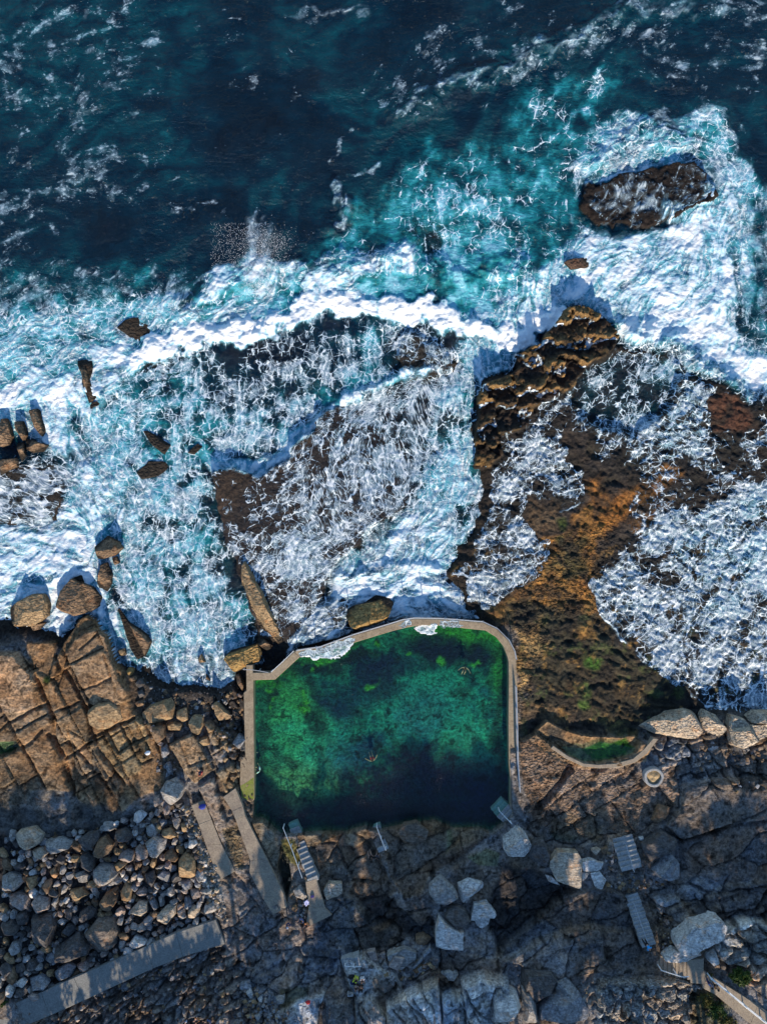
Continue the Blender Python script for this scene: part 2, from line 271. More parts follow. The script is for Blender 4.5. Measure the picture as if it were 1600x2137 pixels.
# weed and ochre algae on the platform
for pts, cc, k in [([(1120,1130),(1170,1110),(1200,1080),(1230,1060),(1290,1090),(1250,1130),(1240,1190),(1260,1270),(1280,1290),(1200,1290),(1130,1270),(1060,1300),(1010,1285),(1080,1230),(1130,1200)],(.34,.155,.03),.75),
    ([(1210,1010),(1280,1040),(1340,1000),(1390,970),(1420,990),(1360,1040),(1300,1090),(1270,1110)],(.30,.12,.02),.8),
    ([(1240,1005),(1265,1000),(1262,1030),(1238,1035)],(.3,.12,.02),.8),
    ([(1150,1180),(1190,1130),(1230,1130),(1225,1190),(1175,1215)],OLV,.9),([(1050,1255),(1110,1240),(1130,1290),(1060,1290)],OLV,.8),
    ([(1010,1285),(1080,1262),(1160,1270),(1260,1290),(1300,1350),(1430,1440),(1410,1480),(1340,1500),(1330,1540),(1200,1500),(1130,1500),(1085,1480),(1130,1390),(1140,1330),(1060,1300)],(.036,.031,.015),.92),
    ([(1075,1320),(1130,1305),(1142,1350),(1110,1420),(1078,1440)],(.38,.23,.085),.95),([(1200,1310),(1240,1310),(1245,1330),(1215,1338)],(.30,.16,.04),.9),
    (c6([(230,430),(330,400),(480,420),(600,520),(480,540),(300,500)]),(.20,.10,.025),.7),(c6([(380,800),(640,780),(830,950),(860,1010),(800,1180),(560,1200),(380,1080),(340,920)]),(.045,.030,.013),.85),
    (c6([(90,1100),(200,1080),(440,1120),(420,1180),(300,1160),(160,1170),(100,1180)]),(.24,.14,.06),.6),(c6([(560,1180),(780,1170),(800,1280),(640,1260)]),(.10,.08,.02),.6),
    ([(1310,1100),(1360,1060),(1400,1040),(1340,1110)],(.25,.10,.02),.6),([(1480,830),(1560,830),(1580,900),(1500,900)],(.10,.035,.015),.7),([(1095,1040),(1160,1070),(1150,1110),(1100,1110)],(.14,.085,.04),.6)]:
    s, m = poly(pts, .9, .5, 1.4, .5); lerp(C, s, m, cc, k)
for px, py, r, cc in [(1238,1385,16,(.05,.16,.01)),(1225,1440,14,(.06,.11,.01)),(1215,1470,12,(.06,.11,.01)),(1170,1090,13,(.05,.07,.01)),(1165,1130,12,(.05,.07,.01)),(1190,1720,26,(.035,.06,.02)),(1230,1720,22,(.035,.06,.02)),(1160,1725,16,(.035,.06,.02)),(100,1415,7,(.05,.11,.02))]:
    s, m = blob(px, py, r, r * 1.2, 20, 1, .5, .8, .4); lerp(C, s, m, cc, .85)
s, m = poly([(1060,1300),(1142,1300),(1142,1350),(1110,1420),(1080,1520),(1078,1400)], 1.0, .3, .5); amax(PIT, s, m, .8)
s, m = poly([(1130,1130),(1280,1080),(1260,1290),(1060,1290)], .8, .6, .5); amax(PIT, s, m, .7)
for px, py, r, r2, an in [(1200,1330,22,8,40),(1255,1305,26,10,-40),(1165,1200,22,10,50),(1240,1180,26,9,60),(1210,1090,14,8,30),(1150,1345,10,7,20),(1135,1395,14,8,60),(1190,1250,30,8,20),(1290,1360,30,8,-40),(1180,1420,30,9,30),(1260,1430,40,10,20),(1120,1460,22,8,40),(1330,1480,40,10,-10),(1100,1290,26,10,0),(1150,1150,20,10,40),(1280,1010,30,10,20),(1330,970,30,10,30),(1240,940,30,12,0),(1180,980,22,9,40)]:
    s, m = blob(px, py, r, r2, an, .9, .7, 1.4, .8); T[s] -= m * .22; lerp(C, s, m, (.022,.02,.012), .8)
rug = np.zeros(T.shape); s, m = poly(R0, .6, 1.0, 1.0); rug[s] = m; T += rug * (.16 * np.clip(1 - np.abs(fbm(CX * 1.0 + .6 * CY, CY, 1.7, 4, 120, .6)) * 4, -1, 1) + .10 * fbm(CX, CY, 3.0, 3, 121))
k_ = rug * sstep(-.06, .2, fbm(CX, CY, 2.6, 5, 122, .65)); C = C * (1 - .8 * k_[..., None]) + np.array((.016, .012, .008)) * .8 * k_[..., None]
k_ = rug * sstep(.2, .36, fbm(CX, CY, 1.6, 5, 123, .65)) * sstep(2, -8, Y); C = C * (1 - .6 * k_[..., None]) + np.array((.30, .17, .045)) * .6 * k_[..., None]
k_ = rug * sstep(.16, .36, fbm(CX, CY, 2.2, 5, 124, .65)) * sstep(-6, -14, Y); C = C * (1 - .6 * k_[..., None]) + np.array((.05, .07, .015)) * .6 * k_[..., None]
slab([(1085,1545),(1130,1530),(1180,1560),(1188,1590),(1160,1640),(1110,1690),(1090,1640)], 1.9, (.0, -.02), .12, .3, .25, (.25,.16,.10)); s, m = poly([(1085,1545),(1130,1530),(1180,1560),(1188,1590),(1160,1640),(1110,1690),(1090,1640)], 1.9, .3, .4); amax(PIT, s, m, .9)
s, m = poly([(1190,1590),(1330,1610),(1420,1600),(1400,1700),(1300,1760),(1150,1740),(1100,1700),(1160,1640)], 1.9, .5, .6); lerp(C, s, m, (.25,.17,.115), .75); amax(PIT, s, m, .45)
crack([(1190,1596),(1168,1640),(1125,1680),(1095,1720)], 10, .6, 1.6, .4)
# raised rock pool
slab([(1100,1545),(1140,1505),(1180,1525),(1220,1538),(1270,1540),(1320,1540),(1340,1550),(1360,1555),(1350,1590),(1300,1600),(1220,1605),(1170,1590)], 1.75, (0,0), .1, .15, .04, (.28,.18,.10))
TP = c6([(190,1250),(265,1185),(370,1235),(480,1275),(640,1285),(740,1280),(800,1265),(828,1310),(795,1375),(700,1405),(560,1425),(480,1425),(380,1380),(290,1320)])
s, m = poly(TP, 1.6, .1, .12); T[s] = T[s] * (1 - m) + m * (1.45 - .35 * sstep(-22.0, -23.8, Y[s])); lerp(C, s, m, (.24,.15,.075), .9)
s, m = poly(c6([(480,1355),(590,1310),(650,1330),(740,1280),(800,1340),(740,1390),(650,1410),(540,1410)]), 1.5, .15, .35); lerp(C, s, m, (.04,.12,.012), .95)
s, m = poly(c6([(230,1230),(340,1210),(370,1290),(290,1300)]), 1.5, .2, .5); lerp(C, s, m, (.05,.04,.03), .8)
# right bottom slabs
slab(c3([(1100,130),(1250,95),(1640,60),(1640,250),(1350,360),(1080,450),(990,360),(1080,270)]), 3.0, (.01,-.02), .1, .15, .06, (.15,.125,.105))
slab(c3([(1085,465),(1355,385),(1640,265),(1640,640),(1450,690),(1330,710),(1120,640),(1090,540)]), 3.05, (.01,-.02), .1, .15, .06, (.135,.11,.095))
for r_, px, py in [(.5,1510,1710),(.4,1450,1735),(.35,1525,1760),(.3,1530,1748),(.4,1440,1705)]:
    s, m = blob(px, py, r_ * 20, r_ * 14, 20, 3, .4, .3, .1); T[s] -= m * .15
slab(c3([(0,590),(300,640),(430,740),(400,780),(250,890),(170,960),(70,1060),(-40,1100),(-120,900)]), 2.0, (.0,-.0), .3, .4, .12, (.028,.027,.028))
slab(c3([(400,790),(560,740),(740,780),(790,900),(830,1100),(700,1010),(450,960),(260,1040),(100,1110),(0,1160),(0,1110),(180,960),(270,880)]), 3.3, (.01,-.03), .12, .35, .15, (.095,.085,.08))
slab(c3([(0,1200),(200,1080),(450,980),(640,990),(790,1000),(840,1110),(980,1080),(940,1180),(620,1250),(330,1290),(110,1220)]), 4.1, (.0,-.01), .15, .3, .08, (.17,.13,.10))
s, m = poly(c3([(200,1080),(440,1070),(480,1180),(330,1270),(200,1170)]), 4.1, .15, .5); lerp(C, s, m, (.26,.22,.19), .8); T[s] += .07 * m
s, m = blob(1050 + 545 / 2.909, 1600 + 1130 / 2.909, 22, 17, 0, 4.1, .25, .4, .2); lerp(C, s, m, (.10,.105,.115), .8); T[s] -= .1 * m
slab(c3([(700,650),(850,640),(870,730),(720,760)]), 2.9, (0,0), .1, .2, .06, (.17,.15,.13))
slab(c3([(920,820),(1060,800),(1120,890),(1110,960),(960,900)]), 3.9, (.0,.0), .15, .3, .08, (.32,.30,.28))
slab(c3([(1120,900),(1360,720),(1640,650),(1640,860),(1400,940),(1200,900)]), 3.7, (0,0), .2, .5, .2, (.075,.072,.072))
slab(c3([(610,1340),(720,1315),(1100,1305),(1215,1340),(1140,1430),(1110,1570),(560,1570),(575,1400)]), 5.2, (.01,-.02), .15, .4, .3, (.42,.38,.33)); s, m = poly(c3([(600,1340),(1100,1310),(1210,1340),(1110,1570),(560,1570)]), 6, .3, .6); amax(PIT, s, m, 1)
slab(c3([(1370,1000),(1500,950),(1640,1020),(1640,1260),(1480,1230),(1340,1200),(1290,1110)]), 5.2, (.02,-.05), .15, .35, .22, (.46,.41,.34))
s, m = poly(c3([(1440,1040),(1640,1120),(1640,1250),(1480,1220)]), 6.2, .3, .5); amax(PIT, s, m, .6)
slab(c3([(1480,1210),(1640,1250),(1640,1440),(1500,1330),(1440,1330)]), 5.0, (.02,-.03), .12, .3, .2, (.32,.25,.19))
s, m = poly(c3([(1180,1420),(1300,1380),(1400,1470),(1440,1570),(1120,1570)]), 6, .4, .5); lerp(C, s, m, (.10,.09,.045), .8); T[s] = T[s] * (1 - m) + m * (4.8 + .25 * N1[s])
joints([(1300,1880),(1600,1860),(1600,1980),(1400,2000)], 4, 20, 4, 1.6, .3, .15, .06, 41)
joints([(860,2080),(1050,2040),(1050,2137),(860,2137)], 5.5, -60, 4, 1.5, .35, .1, .06, 43)
joints([(1030,1690),(1150,1740),(1300,1760),(1420,1680),(1600,1560),(1600,1500),(1400,1560)], 2, 35, 4, 2.4, .22, .08, .05, 44)
joints([(1360,1570),(1480,1530),(1600,1560),(1600,1630),(1480,1640),(1420,1640)], 2, 10, 2.4, 1.7, .3, .14, .06, 45)
joints([(560,1820),(900,1960),(1050,2000),(900,2100),(620,2137),(440,2000)], 2.8, -58, 4.5, 2.6, .12, .05, .03, 46)
fracture([(60,2060),(330,2020),(400,1950),(470,1990),(560,2060),(580,2137),(40,2137)], 3, 1.9, .8, 28, .4, .16, .07, 101, .45)
fracture(c2([(0,860),(280,900),(420,1010),(620,1180),(690,1400),(520,1380),(230,1420),(0,1300),(-120,1000)]), 2.8, 3.6, 2.4, 30, .22, .07, .05, 102, .16)
fracture(c2([(500,830),(640,790),(800,830),(1000,800),(1200,900),(1190,1120),(900,1120),(640,1150),(560,980)]), 2.5, 4.6, 2.6, 20, .25, .12, .05, 103, .3)
fracture(c2([(350,400),(820,380),(950,740),(740,820),(520,600)]), 2, 3.4, 2.2, 60, .2, .06, .05, 104, .2)
fracture(c2([(850,380),(1500,380),(1340,560),(1100,760),(930,690)]), 2, 5, 3, 30, .18, .05, .05, 105, .16)
fracture(c2([(880,1380),(1640,1330),(1640,1570),(700,1570),(700,1440)]), 5.4, 4.4, 2.0, -55, .4, .2, .07, 106, .25)
fracture(c2([(990,1290),(1200,1120),(1640,1180),(1640,1330),(1000,1390)]), 3.8, 4.6, 2.2, 25, .4, .2, .07, 107, .35)
fracture(c3([(0,590),(430,740),(170,960),(0,1090),(-100,900)]), 2, 3.5, 2.2, 35, .2, .1, .04, 108, .3)
fracture(c3([(0,1090),(400,790),(740,780),(980,1080),(930,1180),(330,1290),(0,1220)]), 3.5, 5.5, 2.6, 28, .2, .08, .045, 109, .22)
fracture(c3([(1000,700),(1640,640),(1640,960),(1340,960),(900,930),(900,740)]), 3.6, 4.2, 2.0, 15, .4, .2, .08, 110, .4)
fracture(c3([(1090,480),(1640,260),(1640,640),(1120,650)]), 3, 6, 3.2, 20, .2, .05, .05, 111, .18)
fracture(c3([(560,1330),(1230,1310),(1120,1570),(540,1570)]), 5.2, 1.6, 1.1, 20, .35, .2, .09, 112, .35)
fracture(c3([(1290,960),(1640,930),(1640,1440),(1480,1340),(1310,1200)]), 5.2, 2.4, 1.2, 15, .5, .25, .09, 113, .3)
fracture(c3([(150,250),(700,300),(680,520),(300,520),(100,400)]), 1.9, 2.6, 1.8, 30, .25, .1, .06, 114, .3)
fracture([(1360,1560),(1480,1500),(1600,1540),(1600,1640),(1430,1640)], 2, 2.2, 1.5, 10, .4, .2, .08, 115, .4)
fracture([(430,1470),(515,1420),(520,1680),(480,1660)], 1.4, 1.3, .8, -60, .35, .15, .06, 116, .35)
fracture(c4([(330,1200),(560,1290),(760,1560),(700,1640),(430,1640)]), 1.5, 2.8, 1.5, -60, .25, .08, .06, 117, .2)
for pts, wd, dp, z in [(c3([(990,430),(1100,455),(1300,400),(1450,330),(1600,265)]),4,.5,3),(c3([(420,30),(330,110),(240,200),(140,260)]),9,.6,1.8),(c3([(200,1180),(330,1120),(450,1060),(640,1050)]),3,.2,4),
    (c3([(620,1110),(640,1200),(680,1250)]),4,.3,4.1),(c3([(1090,100),(1080,270)]),5,.5,2.8),(c3([(960,880),(970,1080),(1000,1160)]),5,.4,4)]: crack(pts, wd, dp, z)
# ---- reefs in the surf
CP = [(443,988),(460,976),(540,986),(596,966),(602,932),(640,907),(660,895),(656,878),(690,852),(760,817),(830,800),(885,790),(890,870),(870,960),(850,1050),(770,1110),(700,1180),(665,1250),(640,1345),(600,1345),(545,1332),(520,1272),(505,1212),(485,1152),(465,1112),(446,1032)]
s, m = poly(CP, .7, .1, .8); q_ = PP(CP, .7)
east = sstep(-8, 2, X[s] + .5 * (Y[s] - 8)); zz = .95 - 1.2 * east + .14 * N2[s] + .10 * N1[s]
T[s] = T[s] * (1 - m) + zz * m; lerp(C, s, m, (.032,.021,.017), .97); amax(WETR, s, m, .5)
s, m = poly([(445,985),(600,960),(700,850),(660,920),(600,990),(520,1010),(470,1090),(450,1040)], .8, .6, .8); lerp(C, s, m, (.06,.034,.018), .7)
for pts, z in [([(822,688),(870,690),(925,722),(962,765),(900,792),(822,792)],.4),([(290,740),(370,718),(410,735),(330,780),(270,790)],-.1),([(820,470),(940,440),(960,520),(860,540)],-.6),
               ([(0,965),(110,960),(145,1010),(120,1100),(0,1120)],.12),([(640,1270),(700,1240),(740,1290),(720,1340),(610,1345)],.7),([(520,1300),(560,1290),(600,1345),(550,1350)],.2)]:
    slab(pts, z, (0,0), .9, 1.2, .2, (.04,.032,.026))
slab([(1208,420),(1225,385),(1300,362),(1440,335),(1470,350),(1500,400),(1470,425),(1390,455),(1365,470),(1300,474),(1240,468)], .50, (.02,.03), .2, 1.0, .30, (.022,.016,.014))
# ---- pool basin
PIN = c5([(121,425),(235,420),(365,300),(480,285),(660,225),(840,170),(920,150),(1000,135),(1100,138),(1220,155),(1330,165),(1390,200),(1430,250),(1450,300),(1452,460),(1450,640),(1452,860),(1460,940),(1458,1080),(1470,1105)])
PSO = c2([(1582,340),(1520,385),(1450,362),(1300,367),(1180,318),(1010,343),(850,373),(800,365),(760,352),(640,388),(540,383),(350,396),(330,400),(250,400),(150,310),(93,300)])
POOLP = PIN + PSO
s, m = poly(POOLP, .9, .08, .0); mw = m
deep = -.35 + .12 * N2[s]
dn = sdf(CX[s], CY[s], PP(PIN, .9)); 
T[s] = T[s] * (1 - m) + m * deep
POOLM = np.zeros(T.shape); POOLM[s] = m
POOLBIG = np.zeros(T.shape); s2, m2 = poly(c5([(20,330),(230,380),(350,262),(640,190),(900,110),(1330,118),(1450,215),(1500,320),(1530,1080),(1400,1250),(60,1250),(20,1000)]), .9, .2, 0); POOLBIG[s2] = m2
# algae, sand and weed of the pool floor, with shadow painted in along its south
FN = fbm(CX, CY, 1.3, 5, 61, .6); FN2 = fbm(CX, CY, 5.0, 5, 62, .62)
a = sstep(-.30, .30, FN2[s] * .9 + FN[s] * .8)
FN3 = fbm(CX, CY, .55, 3, 63, .6); a = np.clip(a + .6 * FN3[s], 0, 1); g = colmix(a, (.003,.022,.045), (.022,.27,.165)); C[s] = C[s] * (1 - m[..., None]) + g * .5 * m[..., None]
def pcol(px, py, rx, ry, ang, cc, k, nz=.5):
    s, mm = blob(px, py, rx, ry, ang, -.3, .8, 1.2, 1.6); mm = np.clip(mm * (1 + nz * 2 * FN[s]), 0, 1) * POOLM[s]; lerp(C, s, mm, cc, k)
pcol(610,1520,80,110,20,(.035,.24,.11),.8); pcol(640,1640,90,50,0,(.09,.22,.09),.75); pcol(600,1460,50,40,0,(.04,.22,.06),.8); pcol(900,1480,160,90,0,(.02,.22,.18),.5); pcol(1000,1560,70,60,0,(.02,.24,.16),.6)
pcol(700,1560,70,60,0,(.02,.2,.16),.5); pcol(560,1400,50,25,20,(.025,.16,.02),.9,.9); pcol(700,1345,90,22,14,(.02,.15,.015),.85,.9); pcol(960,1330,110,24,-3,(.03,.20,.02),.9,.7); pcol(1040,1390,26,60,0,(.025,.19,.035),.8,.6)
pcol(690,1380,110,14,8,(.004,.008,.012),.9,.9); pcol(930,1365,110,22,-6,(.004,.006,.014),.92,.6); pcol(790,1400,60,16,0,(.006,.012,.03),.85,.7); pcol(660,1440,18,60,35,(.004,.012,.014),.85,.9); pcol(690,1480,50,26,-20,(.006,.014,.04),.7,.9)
pcol(800,1430,30,40,20,(.006,.012,.03),.8,.8); pcol(550,1560,14,120,3,(.004,.02,.02),.85,.9); pcol(600,1590,30,12,0,(.004,.012,.02),.7,1); pcol(965,1440,20,24,0,(.006,.02,.03),.6,1); pcol(960,1690,260,50,3,(.002,.003,.012),.97,.2); pcol(870,1630,100,60,10,(.002,.004,.02),.9,.5); pcol(1010,1640,80,60,0,(.003,.005,.03),.9,.4); pcol(760,1700,160,40,8,(.002,.003,.012),.97,.3); pcol(560,1690,60,60,0,(.003,.006,.012),.8,.4); pcol(930,1350,120,26,-8,(.003,.005,.02),.9,.5); pcol(820,1390,90,20,0,(.004,.006,.03),.8,.7); pcol(720,1440,60,40,-20,(.004,.01,.04),.75,.8); pcol(650,1500,16,70,30,(.003,.012,.014),.85,.7); pcol(780,1560,60,30,0,(.005,.012,.05),.7,.8); pcol(560,1450,16,40,0,(.003,.012,.01),.85,.8); pcol(1045,1520,14,120,0,(.004,.02,.012),.8,.6); pcol(880,1500,60,60,0,(.02,.05,.11),.4,.9); pcol(730,1590,60,40,0,(.012,.035,.09),.5,.9)  # near-black blots at the south rim paint its cast shadow darker, others are weed
for k_ in range(46):
    px = random.uniform(545, 1045); py = random.uniform(1325, 1420) + 14 * math.sin(px * .01); r_ = random.uniform(4, 11); bright = random.random() < .55
    if k_ > 34: px = random.uniform(545, 640); py = random.uniform(1430, 1480)
    pcol(px, py, r_, r_ * .8, random.uniform(0, 90), (.05,.26,.03) if bright else (.004,.012,.01), .8, .2)
# pool surround: rock right at the rim stays below the wall top, headland behind the frame rises
hl = sstep(-55.5, -60, Y) 
T = T * (1 - hl) + hl * (np.maximum(up(GZ), 5.0) + 1.2 + N3 * 1.5 + N2 * .5)
C = C * (1 - (hl * .8)[..., None]) + np.array((.10,.10,.05)) * (hl * .8)[..., None]
# weathered relief of bare stone
landm = sstep(.1, .6, T) * (1 - POOLBIG)
ND = fbm(CX, CY, .75, 4, 95, .6); NR = 1 - np.abs(fbm(CX, CY, 1.9, 4, 96, .6)) * 3
sth = 1 - .55 * sstep(-28, -36, Y); T += landm * sth * (.09 * ND + .07 * np.clip(NR, -1, 1))
# colour grain of the stone
gr = 1 + land0 * (.55 * N1 + .35 * N2); C *= np.clip(gr, .45, 1.7)[..., None]
tint = fbm(CX, CY, 1.8, 4, 91) * land0; C[..., 0] *= 1 + .25 * tint; C[..., 2] *= 1 - .3 * tint
st = sstep(.18, .30, fbm(CX, CY, 1.1, 5, 92, .6)) * land0 * (1 - hl); C *= (1 - .72 * st)[..., None]
def TZ(x, y):
    i = int(np.clip(np.searchsorted(XS, x), 1, NX - 1)); j = int(np.clip(np.searchsorted(YS, y), 1, NY - 1)); return float(T[j, i])
SKYS, SUNE, EXPO = 0.15, 4.8, 0.5
# ------------------------------------------------------------------ SEA: how much air, lace foam and white water it carries
SH = T.shape
TURQ = np.zeros(SH); WEB = np.zeros(SH); WHT = np.zeros(SH); WETF = np.zeros(SH); MUR = np.ones(SH)
far = .08 + .22 * sstep(.05, .5, N3 * .9 + N2 * .7)
WEB += np.clip(far, 0, 1); TURQ += .19 + .34 * np.clip(fbm(CX, CY, 9.0, 3, 131, .45) + .25 * fbm(CX, CY, 2.6, 3, 132, .45), -.4, 1)
for pts, tq, wb, wh, f, w2 in [
    # open sea patches of old foam
    ([(0,0),(260,0),(330,120),(240,200),(260,330),(180,370),(100,260),(0,200)], .34, .34, 0, 2.5, 4),
    ([(0,330),(160,320),(350,330),(420,310),(330,410),(180,440),(60,520),(0,500)], .22, .36, 0, 1.6, 3),
    ([(0,520),(80,540),(260,570),(420,580),(330,660),(200,640),(0,690)], .4, .46, 0, 1.6, 3),
    ([(820,60),(1200,20),(1600,0),(1600,230),(1240,150),(1000,190),(840,240)], .2, .33, 0, 2.5, 4),
    # pale water behind and beside the break
    ([(730,420),(850,330),(1000,300),(1090,200),(1240,130),(1300,170),(1240,260),(1220,380),(1200,470),(1220,600),(1150,680),(1000,660),(830,620),(620,600),(650,540)], .58, .22, 0, 2.6, 3),
    ([(860,400),(1000,370),(1060,400),(1100,500),(1150,640),(960,650),(860,560),(840,480)], .72, .40, .06, 1.8, 2),
    ([(1080,220),(1180,220),(1250,150),(1300,120),(1240,260),(1200,360),(1160,420),(1100,330)], .60, .28, 0, 1.8, 2),
    ([(930,540),(1000,540),(1010,640),(930,660)], .95, .2, 0, .9, 1), ([(740,580),(820,560),(870,570),(860,630),(760,620)], .85, .15, 0, .8, 1),  # strong turquoise stands in for sun shining through the wave faces
    ([(200,820),(300,705),(380,640),(450,565),(530,510),(570,545),(640,545),(740,540),(840,500),(880,530),(800,570),(740,600),(860,640),(930,640),(1000,650),(1080,630),(1150,560),(1210,590),(1170,660),(1110,712),(1050,716),(980,705),(900,682),(820,657),(740,668),(655,650),(625,690),(560,716),(470,706),(400,726),(300,748),(225,850)], .72, .8, .66, .7, 1.5),
    ([(640,575),(740,560),(860,530),(870,560),(760,600),(720,620),(650,620)], .8, .8, .85, .6, 1),
    # around the awash reef
    ([(1195,330),(1240,250),(1340,235),(1420,260),(1440,215),(1500,215),(1550,290),(1570,400),(1520,440),(1470,350),(1330,360),(1230,390),(1200,430)], .6, .72, .22, .9, 1.5),
    ([(1230,300),(1330,260),(1420,270),(1430,320),(1300,355),(1230,360)], .65, .8, .42, .7, 1.2),
    # white water right
    ([(1200,470),(1280,480),(1380,470),(1460,420),(1540,400),(1600,420),(1600,850),(1560,825),(1500,800),(1440,775),(1400,735),(1340,720),(1290,700),(1260,660),(1180,650),(1170,580)], .75, .9, .76, 1.2, 2),
    ([(1290,640),(1400,600),(1520,590),(1600,660),(1600,850),(1500,805),(1420,760),(1380,725),(1300,715)], .8, .95, 1.02, 1.0, 1.5),
    ([(1300,500),(1420,470),(1480,500),(1420,560),(1300,580),(1200,600),(1220,550)], .8, .9, .9, .9, 1.5),
    ([(1545,430),(1600,400),(1600,700),(1560,740),(1530,640),(1560,560)], .45, .55, .2, 1.2, 2),
    # left surf
    ([(0,640),(180,640),(330,610),(420,620),(330,720),(230,800),(190,900),(0,900)], .72, .75, .42, 1.4, 2),
    ([(190,720),(280,700),(320,730),(250,800),(200,850),(170,800)], .8, .9, .9, .7, 1),
    ([(0,790),(160,770),(200,860),(160,950),(100,940),(80,860),(0,880)], .8, .9, .84, .8, 1.2),
    ([(260,780),(400,720),(620,690),(830,680),(830,800),(690,850),(600,930),(440,970),(420,1060),(460,1110),(520,1260),(540,1380),(480,1440),(290,1440),(210,1320),(190,1180),(280,1020),(200,880)], .52, .62, .06, 1.2, 2),
    ([(420,720),(640,660),(740,660),(720,760),(640,840),(560,870),(450,850),(410,800)], .26, .50, 0, 1.4, 2), ([(480,720),(640,700),(640,740),(520,770)], .1, .42, 0, 1, 1.5),
    ([(440,860),(640,830),(640,900),(590,940),(450,960)], .5, .78, .1, 1, 1.5),
    ([(150,880),(230,880),(320,960),(440,960),(440,1000),(410,1120),(500,1300),(520,1390),(470,1440),(300,1440),(240,1360),(190,1240),(170,1040)], .62, .82, .34, 1, 1.5),
    ([(230,880),(440,880),(440,960),(300,960)], .7, .55, .05, 1, 1.5),
    ([(0,1080),(120,1090),(190,1120),(200,1190),(240,1290),(210,1300),(160,1290),(130,1340),(100,1400),(60,1360),(0,1370)], .72, .95, .88, .8, 1.2),
    ([(140,950),(260,980),(250,1080),(190,1130),(60,1110),(130,1060)], .68, .95, .74, .8, 1.2),
    ([(270,1390),(480,1360),(500,1410),(470,1440),(290,1440)], .45, .85, .5, .6, .8),
    ([(225,1300),(250,1280),(290,1420),(270,1440),(240,1380)], .6, .9, .6, .4, .6),
    # channel
    ([(820,790),(960,750),(1060,760),(1000,830),(995,940),(1020,1010),(985,1110),(940,1190),(960,1260),(800,1290),(660,1300),(660,1230),(730,1160),(850,1040),(880,920),(830,860)], .68, .84, .34, 1.0, 1.5),
    ([(890,930),(1000,960),(1020,1010),(980,1110),(940,1190),(800,1170),(840,1080)], .8, .92, .52, .8, 1.2),
    ([(660,1240),(700,1190),(760,1180),(850,1180),(920,1180),(950,1220),(985,1290),(660,1330)], .6, .95, .9, .5, .8),
    ([(850,1060),(900,1040),(900,1120),(850,1180),(740,1190),(690,1200),(770,1110)], .65, .92, .66, .7, 1),
    ([(980,700),(1130,700),(1080,740),(1000,790),(930,740)], .72, .85, .55, .7, 1),
    ]:
    s, m = poly(pts, 0, f, 1.6, w2); lerp(TURQ, s, m, tq); lerp(WEB, s, m, wb); lerp(WHT, s, m, wh)
# sheets running thinly over the platforms
for pts, wb, wh, tq, f in [
    (R0, .40, 0, .1, .6),
    (CP, .50, 0, .10, .4), ([(560,930),(640,910),(700,860),(830,800),(900,800),(880,950),(850,1050),(770,1110),(690,1190),(660,1270),(560,1210),(560,1100),(600,1040)], .62, .05, .18, 1),
    ([(700,860),(880,800),(880,930),(850,1050),(760,1000),(690,920)], .70, .0, .35, 1), ([(560,1100),(700,1090),(690,1190),(620,1250),(570,1200)], .82, .18, .3, 1),
    ([(800,680),(880,690),(960,740),(950,790),(820,790)], .6, .05, .25, .6),
    ([(0,960),(140,960),(150,1010),(110,1100),(0,1110)], .72, .12, .2, .6),
    ([(1040,880),(1110,870),(1180,900),(1225,990),(1220,1060),(1160,1070),(1110,1100),(1060,1060),(1020,1040),(1010,980),(1060,940)], .68, .08, .2, .7),
    ([(1020,1030),(1060,1050),(1110,1100),(1160,1150),(1150,1190),(1060,1240),(970,1260),(940,1190),(985,1120)], .62, .05, .15, .7),
    ([(970,1190),(1060,1160),(1140,1170),(1130,1220),(1040,1230),(990,1280),(960,1240)], .86, .35, .2, .5),
    ([(1200,740),(1300,720),(1420,735),(1500,800),(1560,850),(1580,960),(1480,1000),(1400,960),(1340,960),(1200,900),(1190,830)], .46, .0, .32, 1), 
    ([(1300,860),(1420,800),(1500,830),(1480,960),(1350,960)], .66, .08, .40, 1), ([(1330,730),(1420,740),(1440,780),(1400,810),(1360,770)], .6, .2, .5, .6),
    ([(1330,1010),(1440,960),(1500,1000),(1400,1060),(1330,1100),(1290,1130),(1290,1090)], .40, 0, .1, .7),
    ([(1600,900),(1560,1000),(1500,1040),(1400,1060),(1340,1100),(1300,1140),(1230,1215),(1255,1290),(1290,1320),(1310,1350),(1380,1410),(1470,1470),(1500,1480),(1560,1470),(1600,1480)], .72, .06, .25, .35),
    ([(1600,960),(1560,1030),(1450,1080),(1380,1150),(1400,1250),(1480,1290),(1600,1200)], .80, .16, .5, 1.2), ([(1260,1300),(1400,1330),(1530,1360),(1600,1350),(1600,1480),(1480,1475),(1380,1410),(1310,1350)], .74, .10, .18, .7),
    ([(1340,1170),(1450,1180),(1480,1260),(1380,1280),(1330,1220)], .56, 0, .2, .8),
    ([(1208,420),(1225,385),(1300,362),(1440,335),(1480,350),(1500,400),(1390,455),(1300,474),(1240,468)], .50, .0, .15, .5),
    ([(600,1270),(720,1250),(780,1290),(740,1320),(620,1350)], .72, .1, .2, .5),
    ([(600,1320),(740,1300),(870,1270),(985,1275),(985,1300),(870,1310),(740,1330),(600,1365)], .95, .62, .35, .4),
    ]:
    s, m = poly(pts, .4, f if f <= .4 else f * 2.2, 1.2, 1.2); lerp(WEB, s, m, wb); lerp(WHT, s, m, wh); lerp(TURQ, s, m, tq); amax(WETF, s, m)
s, m = stroke([(830,800),(885,790),(890,870),(870,960),(850,1050),(770,1110),(700,1180),(665,1250),(640,1345)], 90, .3, .8, .6); amax(WETF, s, m)
